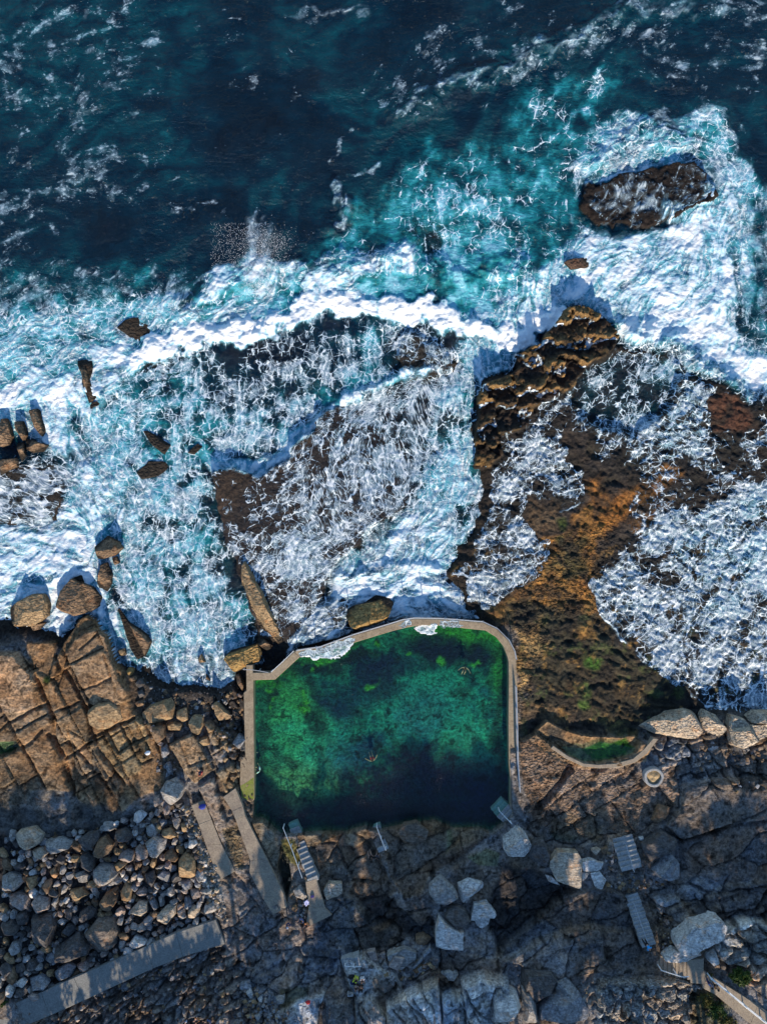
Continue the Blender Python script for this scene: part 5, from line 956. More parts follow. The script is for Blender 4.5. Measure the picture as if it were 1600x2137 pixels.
for pts, h, c, lb, kw in [
 ([(960,400),(1000,350),(1070,335),(1145,390),(1130,440),(1050,470),(980,440)],.5,(.15,.115,.085),'flat oval brown boulder on the rim of the pool',dict(plate=True)),
 ([(1320,720),(1390,685),(1480,710),(1480,745),(1420,790),(1370,855),(1335,800)],1.1,'pale','pale pointed boulder, upper of the broken pair below the pool',{}),
 ([(1400,920),(1420,830),(1500,820),(1555,890),(1540,910),(1470,900),(1440,920)],1.0,'pale','pale fan-shaped slab, lower of the broken pair below the pool',dict(plate=True)),
 ([(1420,930),(1460,910),(1520,920),(1510,960),(1470,990),(1440,970)],.6,'pale','small pale piece under the fan-shaped slab',dict(plate=True)),
 ([(1240,920),(1290,860),(1370,880),(1410,960),(1360,1000),(1290,980)],1.3,'dk','dark layered boulder left of the fan-shaped slab',{}),
 ([(1190,1000),(1210,915),(1250,960),(1330,1005),(1360,1010),(1355,1110),(1240,1100),(1190,1080)],.9,'pale','large pale wedge of rock under the dark layered boulder',dict(plate=True)),
 ([(1150,720),(1220,670),(1300,740),(1330,800),(1270,840),(1190,830),(1150,780)],1.2,'gry','large grey rounded boulder left of the pale pointed one',{}),
 ([(1070,1060),(1120,1040),(1170,1070),(1130,1120),(1070,1100)],.8,'brn','brown round boulder left of the large pale wedge',{}),
 ([(895,1150),(1000,1105),(1070,1130),(1070,1170),(980,1240),(900,1180)],.8,'gry','wide grey slab behind the pinkish square one',dict(plate=True)),
 ([(905,1220),(940,1160),(1000,1170),(965,1240)],1.1,'pnk','pinkish square slab lying on the wide grey one',dict(plate=True)),
 ([(770,1160),(820,1150),(840,1210),(800,1220)],.6,'pnk','pinkish stone at the head of the pale terrace',dict(plate=True)),
 ([(850,1180),(880,1165),(890,1200),(860,1220)],.5,'pnk','small pinkish stone, second along the terrace edge',dict(plate=True)),
 ([(862,1230),(885,1200),(905,1235),(890,1255)],.5,'gry','grey diamond-shaped stone on the terrace edge',dict(plate=True)),
 ([(1045,1215),(1110,1150),(1110,1170),(1060,1220)],.6,'blu','bluish sliver of slab, left of two leaning together',dict(plate=True)),
 ([(1112,1150),(1160,1110),(1165,1130),(1117,1172)],.6,'blu','bluish sliver of slab, right of two leaning together',dict(plate=True)),
 ([(1220,1310),(1280,1290),(1340,1320),(1310,1360),(1230,1350)],.8,'gry','grey rounded rock in the crevice above the pale cliff top',{}),
 ([(510,740),(540,700),(620,700),(625,760),(530,805)],.6,'ptan','pale tan square block with a row of small stones on it',dict(plate=True)),
 ([(322,760),(370,730),(415,790),(400,820),(340,800)],.7,'gry','grey block beside the path down to the pool steps',{}),
 ([(30,1390),(60,1370),(100,1450),(75,1470)],.7,'pale','long pale boulder in the gravelly corner at the bottom',{}),
 ([(95,1410),(140,1390),(155,1440),(120,1455)],.7,'pale','round pale boulder right of the long one at the bottom',{}),
 ([(215,1420),(270,1410),(270,1450),(225,1470)],.7,'gry','speckled grey block right of the round pale one at the bottom',{}),
 ([(155,1500),(180,1450),(215,1480),(210,1530),(170,1530)],.7,'gry','grey upright stone under the speckled block at the bottom',{}),
 ([(85,1520),(130,1490),(135,1520),(110,1560)],.6,'gry','grey triangular stone under the round pale one at the bottom',{}),
 ([(0,1330),(60,1310),(80,1350),(30,1380),(-10,1370)],.7,'blu','bluish flat stone above the long pale boulder at the bottom',{}),
 ([(650,1400),(690,1400),(690,1418),(655,1420)],.4,'pale','pale brick-shaped stone beside the terrace corner',dict(plate=True)),
 ]: rock(c2(pts), h, c, lb, group=G5, base=.6, **kw)
# smaller stones that fill the pile: one by one, packed between the big ones
bfp = PP(BF, 2.2); rnd = random.Random(3); cells = [(x, y, r) for x, y, r, q in ROCKS]
bx0, bx1 = -40.5, bfp[9][0]; n_st = 0
rub = []
smalls = [rock_mesh([(math.cos(a + .5 * rnd.random()) * r0 * (.62 + .6 * rnd.random()), math.sin(a + .3 * rnd.random()) * r0 * .8 * (.62 + .6 * rnd.random())) for a in np.linspace(0, 6.28, 6)[:-1]], r0 * .95, RC[c], 900 + k, .08, .1, (0, 0), None, 0, .3, .5, (.25, .75))
          for k, (r0, c) in enumerate([(.5, 'gry'), (.5, 'dk'), (.5, 'brn'), (.5, 'blu'), (.5, 'tan'), (.5, 'pnk'), (.5, 'gry'), (.5, 'dk'), (.5, 'pale')])]
def polyin(x, y, q): return inside(x, y, q)
qs = [q for *_, q in ROCKS]
for tries in range(16000):
    if n_st >= 299: break
    x = rnd.uniform(-40.4, -10); y = rnd.uniform(-49, -29)
    if not polyin(x, y, bfp): continue
    r = (.42 + .50 * rnd.random() ** 1.4) * (1.0 if tries < 5000 else .72)
    if any((x - a) ** 2 + (y - b) ** 2 < (r * .56 + rr * (.70 if rr > .85 else .56)) ** 2 for a, b, rr in cells): continue
    cells.append((x, y, r)); n_st += 1; k = rnd.randrange(9); z = TZ(x, y)
    o = link('stone', smalls[k], M['rock'], None, (x, y, z + rnd.uniform(-.05, .12)), rnd.uniform(0, 6.28)); s_ = r / .5; o.scale = (s_, s_ * rnd.uniform(.75, 1.1), s_ * rnd.uniform(.8, 1.3))
    o.rotation_euler[0] = rnd.uniform(-.3, .3); o.rotation_euler[1] = rnd.uniform(-.3, .3)
    tag(o, 'small angular stone wedged between the bigger boulders of the pile above the concrete path', 'stone', 'small stones filling the boulder pile')
# finer rubble nobody could count: one object
def scatter(name, areas, label, cat, rmin, rmax, cols, seed):
    rs = np.random.RandomState(seed); Vs, Fs, Cs = [], [], []; off = 0
    cube = np.array([(-1,-1,-1),(1,-1,-1),(1,1,-1),(-1,1,-1),(-.7,-.8,1),(.8,-.6,1),(.7,.8,.9),(-.8,.6,.8)]); cf = np.array([(0,1,5,4),(1,2,6,5),(2,3,7,6),(3,0,4,7),(4,5,6,7)])
    for pts, z0, n in areas:
        q = PP(pts, z0); xs = [p[0] for p in q]; ys = [p[1] for p in q]; k = 0; g = 0
        while k < n and g < n * 20:
            g += 1; x = rs.uniform(max(-42, min(xs)), min(42, max(xs))); y = rs.uniform(max(-56, min(ys)), max(ys))
            if not inside(x, y, q): continue
            k += 1; r = rmin + (rmax - rmin) * rs.rand() ** 2.5; v = cube * (1 + .35 * rs.uniform(-1, 1, cube.shape)) * np.array((r, r * rs.uniform(.5, 1), r * rs.uniform(.4, .8)))
            a, b, c = rs.uniform(0, 6.28), rs.uniform(-.4, .4), rs.uniform(-.4, .4); m3 = np.array(Matrix.Rotation(a, 3, 'Z') @ Matrix.Rotation(b, 3, 'X') @ Matrix.Rotation(c, 3, 'Y')); v = v @ m3.T + np.array((x, y, TZ(x, y) + r * .3))
            Vs.append(v); Fs.append(cf + off); off += 8; cc = np.array(RC[cols[rs.randint(len(cols))]]) * rs.uniform(.6, 1.25); Cs.append(np.tile(cc, (8, 1)))
    V = np.concatenate(Vs); me = mesh_from(name, V, np.concatenate(Fs), {'col': np.concatenate(Cs), 'pit': np.zeros(len(V))}, False)
    o = link(name, me, M['rock']); o['kind'] = 'stuff'; tag(o, label, cat); return o
scatter('rubble', [(BF, 2.0, 900), (c1([(820,300),(950,250),(1090,260),(1100,480),(1000,420),(850,430)]), 1.8, 150)], 'loose broken stone lying in the gaps of the boulder pile', 'rubble', .07, .30, ['dk', 'gry', 'dk', 'brn', 'blu', 'dk', 'tan'], 21)
scatter('gravel_bank', [(c1([(1090,260),(1150,240),(1240,420),(1300,560),(1390,930),(1330,900),(1200,640)]), 2.0, 700)], 'bank of small pale rubble along the old walkway', 'rubble', .05, .2, ['pale', 'ptan', 'gry', 'tan'], 22)
scatter('shore_rubble', [(c4([(800,880),(1000,1000),(1420,960),(1480,1200),(1400,1300),(1250,1200),(1000,1320),(900,1250)]), .8, 260), (c4([(940,1380),(1020,1330),(1110,1560),(1040,1600),(960,1480)]), 1.4, 90), (c2([(0,1380),(120,1330),(300,1480),(280,1562),(0,1562)]), 3.6, 330),
    (c2([(300,700),(420,840),(440,960),(330,900)]), 2.2, 50), (c2([(760,1180),(1000,1120),(1200,1200),(1000,1300)]), 3.4, 160), (c3([(600,480),(700,560),(900,680),(1000,720),(640,760)]), 2.6, 130), (c3([(120,1220),(520,1380),(560,1562),(200,1562)]), 4.6, 90),
    (c1([(380,1450),(900,1250),(1300,1250),(1500,1562),(300,1562)]), 3.2, 320), (c3([(940,950),(1050,900),(1040,1160),(980,1160)]), 4.2, 60), (c6([(1180,1280),(1600,1380),(1500,1600),(1150,1560)]), 1.9, 80), ([(430,1480),(512,1440),(515,1560),(470,1600)], 1.5, 80)],
    'scattered broken stone in the gullies of the rock shelf', 'rubble', .05, .26, ['gry', 'dk', 'brn', 'blu', 'pnk', 'tan'], 23)

# ------------------------------------------------------------------ BUILT THINGS
def bm_obj(name, bm, mat, parent=None, loc=(0, 0, 0), tri=True):
    if tri: bmesh.ops.triangulate(bm, faces=[f for f in bm.faces if len(f.verts) > 4])
    me = bpy.data.meshes.new(name); bm.to_mesh(me); bm.free()
    return link(name, me, mat, parent, loc)
def tube(bm, a, b, r, seg=6):
    a = Vector(a); b = Vector(b); d = (b - a); 
    if d.length < 1e-6: return
    u = d.normalized(); w = u.orthogonal().normalized(); v = u.cross(w); A, B = [], []
    for k in range(seg):
        t = 2 * math.pi * k / seg; o = (w * math.cos(t) + v * math.sin(t)) * r; A.append(bm.verts.new(a + o)); B.append(bm.verts.new(b + o))
    for k in range(seg): bm.faces.new((A[k], A[(k + 1) % seg], B[(k + 1) % seg], B[k]))
    bm.faces.new(A[::-1]); bm.faces.new(B)
WZ = 1.35
OUTW = c5([(335,276),(360,266),(470,255),(640,192),(840,132),(900,113),(960,104),(1090,106),(1180,112),(1320,124),(1392,158),(1452,218),(1482,275),(1491,320),(1496,460),(1501,640),(1506,870),(1516,1010),(1526,1070),(1500,1112),(1472,1126)])
INW = c5([(363,303),(384,298),(480,285),(660,224),(840,169),(920,149),(1000,136),(1100,138),(1220,153),(1330,164),(1388,200),(1428,250),(1446,300),(1452,330),(1453,460),(1451,640),(1453,860),(1461,940),(1459,1080),(1466,1098),(1472,1108)])
def strip_mesh(outl, inl, z0, z1, joints_every=0):
    bm = bmesh.new(); rows = []
    for (a, b), (c, d) in zip(outl, inl): rows.append([bm.verts.new((a, b, z0)), bm.verts.new((a, b, z1)), bm.verts.new((c, d, z1)), bm.verts.new((c, d, z0))])
    for r, s in zip(rows[:-1], rows[1:]):
        for k in range(3): bm.faces.new((r[k], r[k + 1], s[k + 1], s[k]))
    bm.faces.new(rows[0]); bm.faces.new(rows[-1][::-1]); bmesh.ops.recalc_face_normals(bm, faces=bm.faces)
    bmesh.ops.bevel(bm, geom=[e for e in bm.edges if all(abs(v.co.z - z1) < 1e-4 for v in e.verts) and len(e.link_faces) == 2 and abs(e.link_faces[0].normal.z - e.link_faces[1].normal.z) > .5], offset=.03, segments=1, affect='EDGES')
    return bm
pw = empty('pool_wall', P(800, 1300, 0) + (0,)); tag(pw, 'narrow concrete wall and walkway curving round the sea pool', 'wall')
def part(name, bm, mat, par): 
    o = bm_obj(name, bm, mat, par); o.matrix_parent_inverse = Matrix.Translation(-Vector(par.location)); return o
part('curved_walkway', strip_mesh(PP(OUTW, WZ), PP(INW, WZ), -1.6, WZ), M['wall'], pw)
part('angled_walkway', prism(PP(c5([(119,385),(213,385),(333,277),(363,303),(236,420),(119,424)]), WZ), -1.6, WZ + .003), M['wall'], pw)
part('side_walkway', prism(PP(c5([(85,345),(118,345),(121,425),(127,1045),(112,1062),(60,1040),(52,960),(55,827),(80,825),(75,640),(72,490),(86,478)]), WZ), -1.6, WZ + .006), M['wall'], pw)
mo = part('moss_patch', prism(PP(c5([(54,975),(90,955),(124,930),(126,1040),(112,1058),(64,1036)]), WZ), WZ - .05, WZ + .012, 0), M['moss'], pw); mo['label'] = 'bright green mossy end of the walkway'
# water in the pool
def poly_sheet(name, pts, z, mat):
    bm = bmesh.new(); bm.faces.new([bm.verts.new((x, y, z)) for x, y in pts]); bmesh.ops.recalc_face_normals(bm, faces=bm.faces)
    if bm.faces[:][0].normal.z < 0: bmesh.ops.reverse_faces(bm, faces=bm.faces)
    return bm_obj(name, bm, mat)
pwat = poly_sheet('pool_water', PP(c5([(118,420),(237,416),(367,296),(480,281),(660,220),(840,165),(920,145),(1000,132),(1100,134),(1220,149),(1332,160),(1394,198),(1434,250),(1454,300),(1457,460),(1456,640),(1458,860),(1466,940),(1466,1110),(1400,1230),(60,1250),(120,1060)]), .85), .85, M['pool']); pwat['kind'] = 'structure'
# wash running over the wall into the pool
def wash(label, pts, seed, wb=.8, wh=.25, dn=(0.0, 0.0)):
    q = PP(pts, WZ); xs = np.arange(min(p[0] for p in q) - .3, max(p[0] for p in q) + .3, .06); ys = np.arange(min(p[1] for p in q) - .3, max(p[1] for p in q) + .3, .06); x, y = np.meshgrid(xs, ys)
    wx = x + .5 * fbm(x, y, 1.0, 3, seed); wy = y + .5 * fbm(x + 9, y, 1.0, 3, seed + 1); d = sdf(wx, wy, q)
    ow = PP(OUTW, WZ); iw = PP(INW, WZ); inn = sdf(x, y, ow + iw[::-1]); 
    z = np.where(inn > -.05, WZ + .02, .87) ; z = z + .03 * np.clip(fbm(x, y, .3, 3, seed), 0, 1)
    keep = d > 0; idx = -np.ones(x.shape, int); idx[keep] = np.arange(keep.sum()); k4 = keep[:-1, :-1] & keep[1:, :-1] & keep[:-1, 1:] & keep[1:, 1:]
    F = np.stack([idx[:-1, :-1][k4], idx[:-1, 1:][k4], idx[1:, 1:][k4], idx[1:, :-1][k4]], -1); V = np.stack([x[keep], y[keep], z[keep]], -1); dd = d[keep]; ed = sstep(.28, .05, dd)
    me = mesh_from('foam_wash', V, F, {'fco': V * np.array((1, 1, 0)), 'turq': np.full(len(V), .3), 'web': wb + .2 * ed + .1 * fbm(V[:, 0], V[:, 1], 1, 3, seed), 'wht': wh * .3 + .62 * ed + (inn[keep] < 0) * wh, 'lac': np.ones(len(V)), 'lic': 1.5 * fbm(V[:, 0], V[:, 1], .3, 2, seed), 'alp': np.full(len(V), .06)})
    o = link('foam_wash', me, M['sea']); o['kind'] = 'stuff'; tag(o, label, 'foam')
wash('wide lace of foam spilling over the walkway into the pool', c5([(360,275),(430,262),(500,250),(600,210),(660,200),(665,225),(640,240),(600,290),(560,310),(500,320),(430,322),(380,305)]), 5, .8, .5)
wash('small patch of foam dropped in the pool under the top of the wall', c5([(960,150),(1010,136),(1090,138),(1095,165),(1060,188),(1010,185),(975,170)]), 6, .8, .55)
wash('thin ring of foam lying across the walkway beside the small patch', c5([(1090,140),(1095,112),(1130,106),(1190,112),(1230,125),(1200,150),(1150,152),(1125,162)]), 8, .62, .05)
wash('faint film of foam on the walkway left of the top of the wall', c5([(860,140),(900,118),(950,112),(945,130),(900,150)]), 9, .6, .0)

def railing(label, pts, z, h=1.05, every=1.9, rails=(1.0, .55), rad=.03, mat='rail', posts=True, group=None, zs=None):
    q = PP(pts, z + h) if zs is None else [P(a, b, zz + h) for (a, b), zz in zip(pts, zs)]
    zz = [z] * len(q) if zs is None else zs; root = empty('railing', (q[0][0], q[0][1], zz[0])); tag(root, label, 'railing', group); L = Vector(root.location)
    for f in rails:
        bm = bmesh.new()
        for i in range(len(q) - 1): tube(bm, Vector((q[i][0], q[i][1], zz[i] + h * f)) - L, Vector((q[i + 1][0], q[i + 1][1], zz[i + 1] + h * f)) - L, rad)
        bm_obj('rail', bm, M[mat], root)
    if posts:
        dist = 0; nxt = 0
        for i in range(len(q) - 1):
            a = Vector((q[i][0], q[i][1], zz[i])); b = Vector((q[i + 1][0], q[i + 1][1], zz[i + 1])); l = (b - a).length
            while nxt <= dist + l + 1e-6:
                p = a.lerp(b, (nxt - dist) / l) - L; bm = bmesh.new(); tube(bm, p - Vector((0, 0, .1)), p + Vector((0, 0, h)), rad * 1.5); bm_obj('post', bm, M[mat], root); nxt += every
            dist += l
    return root
RO = [(a, b - 1.5) for a, b in OUTW]
railing('galvanised railing along the sea side of the curved pool wall', [c5([(346,270)])[0]] + RO[2:10], WZ, every=1.95)
railing('galvanised railing round the right-hand bend of the pool wall', [(a + 1.5, b - 1) for a, b in OUTW[9:14]], WZ, every=1.5)
railing('galvanised railing along the straight right side of the pool wall', [(a - 1, b) for a, b in OUTW[14:18]], WZ, every=2.2, rails=(1.0, .75, .5, .25))
railing('pale railing on the angled corner of the pool wall', c5([(216,380),(280,322),(333,270)]), WZ, mat='white', every=1.6, rails=(1.0,))
railing('thin bent handrail crossing the tip of the side walkway', c5([(70,368),(118,370),(160,376),(200,384)]), WZ, mat='rail', every=1.6, rails=(1.0,))

def stairs(label, a, b, wid, n, za, zb, mat='stair', rail=None, name='stair_flight', first=0.0):
    """concrete flight from photo point a (height za) to b (height zb); each step a part"""
    A = Vector(P(a[0], a[1], za)); B = Vector(P(b[0], b[1], zb)); d = B - A; L = d.length; u = d.normalized(); v = Vector((-u.y, u.x)); root = empty(name, (A.x, A.y, za)); tag(root, label, 'stairs')
    for k in range(n):
        z = (zb - za) * (k + 1) / n; s0 = L * k / n; s1 = L * (k + 1) / n + .02; w2 = wid / 2 + .03 * ((k * 7) % 3 - 1)
        pts = [u * s0 - v * w2, u * s1 - v * w2, u * s1 + v * w2, u * s0 + v * w2]; j = .02 * math.sin(k * 5.1)
        bm_obj('step', prism([(p.x + j, p.y) for p in pts], min(0, z) - .55, z, .025), M[mat], root)
    if rail is not None:
        off, h, r0, r1 = rail
        def pt(s): return Vector((*(u * (L * s) + v * off), (zb - za) * s))
        bm = bmesh.new(); tube(bm, pt(r0) + Vector((0, 0, h)), pt(r1) + Vector((0, 0, h)), .03)
        for s in (r0 + .02, (r0 + r1) / 2, r1 - .02): tube(bm, pt(s), pt(s) + Vector((0, 0, h)), .025)
        bm_obj('handrail', bm, M['rail'], root)
    return root
stairs('upper concrete stair flight with irregular worn steps and a central rail', (1297,1745), (1318,1814), 2.1, 7, 2.2, 3.3, rail=(0, .9, .15, .98))
stairs('long lower concrete stair flight with a central rail, a person at its top', (1316,1866), (1354,1974), 1.4, 14, 3.0, 4.75, rail=(-.15, .9, .1, 1.04))
stairs('worn stone steps down to the tip of the pool beside a long handrail', (611,1716), (655,1840), 1.05, 12, .6, 2.7, rail=None)
stairs('short flight of entry steps in the middle of the pool rim', (783,1722), (800,1775), 1.1, 5, .6, 2.15)
stairs('entry steps at the lower right corner of the pool', (1035,1676), (1068,1712), 1.7, 5, .3, 1.5)
stairs('small pale steps climbing onto the stone terrace', (714,2010), (750,2007), 1.0, 5, 3.3, 4.05)
stairs('brown stone steps from the rock shelf to the coastal path', (1368,2013), (1440,2024), 1.9, 9, 3.9, 5.0, mat='paver')
railing('pale handrail beside the long pool steps', [(591,1728),(610,1775),(631,1833)], 1.2, zs=[.9, 1.7, 2.5], mat='white', rails=(1.0,), every=2.0, rad=.035)
railing('pale handrail beside the middle entry steps', [(786,1726),(795,1750),(805,1775)], 1.2, zs=[1.0, 1.5, 2.1], mat='white', rails=(1.0,), every=1.2, rad=.035)
railing('pale handrail beside the lower right entry steps', [(1042,1693),(1068,1720)], 1.2, zs=[1.0, 1.6], mat='white', rails=(1.0,), every=1.6, rad=.035)
railing('pale handrail beside the small terrace steps', [(720,2016),(738,2018),(754,2017)], 3.8, zs=[3.5, 3.8, 4.0], mat='white', rails=(1.0,), every=.9, rad=.03, h=.9)
railing('white handrail beside the brown stone steps', [(1379,2025),(1420,2038),(1424,2039),(1437,2038)], 5.0, zs=[4.1, 4.8, 4.9, 5.0], mat='white', rails=(1.0,), every=1.5, rad=.04)
railing('long white handrail along the coastal path at the lower right', [(1484,2044),(1520,2073),(1560,2106),(1640,2170)], 5.1, mat='white', rails=(1.0, .5), every=2.2, rad=.045)

def paved(label, name, edge_a, edge_b, za, zb, mat, cat='path', thick=.5):
    """a path of cast bays: paired edge points (photo) with heights from za to zb; each bay a part"""
    n = len(edge_a) - 1; a0 = P(*edge_a[0], za); root = empty(name, (a0[0], a0[1], za)); tag(root, label, cat) if cat else None
    for k in range(n):
        z = [za + (zb - za) * kk / n for kk in (k, k + 1)]
        q = [P(*edge_a[k], z[0]), P(*edge_a[k + 1], z[1]), P(*edge_b[k + 1], z[1]), P(*edge_b[k], z[0])]
        c = (sum(p[0] for p in q) / 4, sum(p[1] for p in q) / 4); q = [(c[0] + (p[0] - c[0]) * .996 - a0[0], c[1] + (p[1] - c[1]) * .996 - a0[1]) for p in q]
        zt = [z[0] - za, z[1] - za, z[1] - za, z[0] - za]; j = .008 * ((k * 5) % 3)
        bm_obj('paving_bay', prism(q, min(zt) - thick, [v + j for v in zt], .02), M[mat], root)
    return root
ea = c1([(-120,1520),(60,1450),(250,1370),(450,1282),(700,1175),(890,1090),(1070,1008),(1310,930)]); eb = c1([(-60,1640),(180,1562),(305,1512),(510,1420),(720,1322),(930,1225),(1110,1155),(1365,1075)])
o = paved('grey concrete path of cast bays along the foot of the boulder pile', 'concrete_path', ea, eb, 2.9, 2.85, 'path', None); o['kind'] = 'structure'
o = paved('narrow concrete coastal path at the lower right', 'coastal_path', [(1466,2026),(1488,2040),(1530,2066),(1580,2098),(1660,2150)], [(1465,2062),(1492,2076),(1530,2108),(1565,2137),(1640,2195)], 5.05, 5.2, 'paver', None); o['kind'] = 'structure'
paved('landing of stone slabs between the brown steps and the coastal path', 'landing', [(1437,2004),(1468,2000)], [(1440,2052),(1466,2054)], 5.02, 5.04, 'paver', 'landing')
paved('old walkway of tan slabs between the rubble bank and a rock strip', 'slab_walkway', c1([(1162,235),(1207,350),(1250,475),(1330,690)]), c1([(1240,205),(1285,320),(1345,470),(1428,635)]), 2.0, 2.25, 'paver', 'walkway')
paved('long plank-like ramp of tan slabs leading to the corner of the pool', 'slab_ramp', c1([(1355,185),(1410,270),(1430,320),(1520,570)]) + c2([(60,640),(135,790),(205,900)]), c1([(1430,130),(1475,240),(1490,300),(1620,560)]) + c2([(205,640),(275,790),(290,850)]), 1.9, 2.6, 'paver', 'walkway')
paved('sunlit top landing of the pool steps', 'landing_slab', c2([(400,700),(420,850),(400,980)]), c2([(465,680),(520,860),(560,900)]), 2.72, 2.8, 'paver', 'landing')
# concrete ring with sand
def ring(label, px, py, z, ro, ri, h):
    x, y = P(px, py, z); root = empty('concrete_ring', (x, y, z)); tag(root, label, 'ring'); bm = bmesh.new(); n = 40; rows = []
    for k in range(n):
        t = 2 * math.pi * k / n; e = 1 + .03 * math.sin(3 * t) + .02 * math.sin(5 * t + 1); c, s = math.cos(t) * e, math.sin(t) * e * .97
        rows.append([bm.verts.new((r * c, r * s, zz)) for r, zz in ((ro * 1.04, -.4), (ro, h - .05), (ro - .05, h), (ri + .05, h), (ri, h - .05), (ri, -.4))])
    for k in range(n):
        for i in range(5): bm.faces.new((rows[k][i], rows[(k + 1) % n][i], rows[(k + 1) % n][i + 1], rows[k][i + 1]))
    bmesh.ops.recalc_face_normals(bm, faces=bm.faces); bm_obj('ring_wall', bm, M['stair'], root)
    bm = bmesh.new(); c0 = bm.verts.new((0, 0, h * .75)); rim = []
    for rr in (.5, 1.0): rim.append([bm.verts.new((ri * rr * math.cos(t), ri * rr * math.sin(t), h * (.7 if rr < 1 else .45) + .05 * math.sin(3 * t + rr))) for t in np.linspace(0, 2 * math.pi, 25)[:-1]])
    for k in range(24): bm.faces.new((c0, rim[0][k], rim[0][(k + 1) % 24])); bm.faces.new((rim[0][k], rim[1][k], rim[1][(k + 1) % 24], rim[0][(k + 1) % 24]))
    bm_obj('sand_fill', bm, M['sand'], root)
ring('round pale concrete ring filled with sand on the tan rock right of the pool', 1361, 1620, 1.85, 1.0, .72, .45)
# curved kerb wall of the small rock pool
ko = PP(c6([(285,1340),(380,1405),(480,1450),(580,1462),(690,1458),(800,1425),(870,1370),(935,1285)]), 1.7); ki = PP(c6([(300,1325),(385,1385),(485,1432),(570,1440),(680,1432),(785,1402),(850,1345),(905,1280)]), 1.7)
bmk = strip_mesh([(a - ko[0][0], b - ko[0][1]) for a, b in ko], [(a - ko[0][0], b - ko[0][1]) for a, b in ki], -1.0, .12)
tag(bm_obj('kerb_wall', bmk, M['paver'], None, (ko[0][0], ko[0][1], 1.75)), 'low curved kerb wall holding the small green rock pool', 'kerb wall')
tp = poly_sheet('rock_pool_water', PP(c6([(350,1330),(480,1345),(590,1300),(800,1340),(800,1390),(690,1425),(560,1432),(480,1425),(400,1395)]), 1.35), 1.35, M['pool']); tp['kind'] = 'structure'
# ------------------------------------------------------------------ PEOPLE
def skin_obj(name, V, E, R, mat, parent, sub=1):
    me = bpy.data.meshes.new(name); me.from_pydata(V, E, []); o = link(name, me, mat, parent)
    md = o.modifiers.new('skin', 'SKIN'); md.use_smooth_shade = True; md.branch_smoothing = .4
    for i, r in enumerate(R): me.skin_vertices[0].data[i].radius = (r, r)
    me.skin_vertices[0].data[0].use_root = True
    if sub: s_ = o.modifiers.new('sub', 'SUBSURF'); s_.levels = s_.render_levels = sub
    return o
POSE = {}
def J(**k): return k
POSE['stand'] = J(pel=(0,0,.95), che=(0,.02,1.28), nec=(0,.03,1.46), hed=(0,.05,1.60), shl=(-.19,.02,1.40), shr=(.19,.02,1.40), ell=(-.25,-.02,1.12), elr=(.25,.06,1.12), hal=(-.24,.08,.90), har=(.26,.18,.92), hil=(-.1,0,.90), hir=(.1,0,.90), knl=(-.11,.10,.50), knr=(.11,-.02,.50), anl=(-.11,.12,.08), anr=(.11,-.16,.10), tol=(-.12,.28,.04), tor=(.12,0.0,.04))
POSE['stoop'] = J(pel=(0,0,.88), che=(0,.30,1.08), nec=(0,.45,1.16), hed=(0,.56,1.20), shl=(-.19,.38,1.12), shr=(.19,.38,1.12), ell=(-.24,.44,.84), elr=(.24,.46,.84), hal=(-.16,.54,.64), har=(.16,.56,.64), hil=(-.1,-.02,.84), hir=(.1,-.02,.84), knl=(-.12,.06,.46), knr=(.12,-.14,.46), anl=(-.12,-.08,.08), anr=(.12,-.34,.10), tol=(-.12,.08,.04), tor=(.12,-.20,.04))
POSE['sit'] = J(pel=(0,0,.14), che=(0,-.04,.46), nec=(0,0,.64), hed=(0,.04,.78), shl=(-.19,-.03,.58), shr=(.19,-.03,.58), ell=(-.26,.10,.36), elr=(.26,.10,.36), hal=(-.16,.30,.34), har=(.16,.30,.34), hil=(-.1,.06,.13), hir=(.1,.06,.13), knl=(-.14,.42,.44), knr=(.14,.44,.42), anl=(-.13,.62,.08), anr=(.13,.66,.08), tol=(-.14,.78,.04), tor=(.14,.82,.04))
POSE['lie'] = J(pel=(0,0,.12), che=(0,-.36,.14), nec=(0,-.54,.14), hed=(0,-.68,.13), shl=(-.19,-.48,.13), shr=(.19,-.48,.13), ell=(-.34,-.28,.08), elr=(.34,-.30,.08), hal=(-.30,-.04,.06), har=(.30,-.06,.06), hil=(-.1,.06,.11), hir=(.1,.06,.11), knl=(-.12,.48,.12), knr=(.12,.48,.20), anl=(-.12,.88,.08), anr=(.13,.84,.08), tol=(-.15,.96,.14), tor=(.16,.92,.14))
POSE['swim'] = J(pel=(0,0,-.02), che=(0,-.34,.0), nec=(0,-.52,.05), hed=(0,-.66,.08), shl=(-.19,-.46,.02), shr=(.19,-.46,.02), ell=(-.44,-.58,.02), elr=(.44,-.58,.02), hal=(-.56,-.82,.03), har=(.56,-.82,.03), hil=(-.1,.08,-.03), hir=(.1,.08,-.03), knl=(-.22,.42,-.05), knr=(.22,.42,-.05), anl=(-.34,.74,-.04), anr=(.36,.74,-.04), tol=(-.44,.84,-.03), tor=(.46,.84,-.03))
POSE['tread'] = dict(POSE['sit'], ell=(-.40,.10,.52), elr=(.40,.10,.52), hal=(-.58,.30,.60), har=(.58,.30,.60))
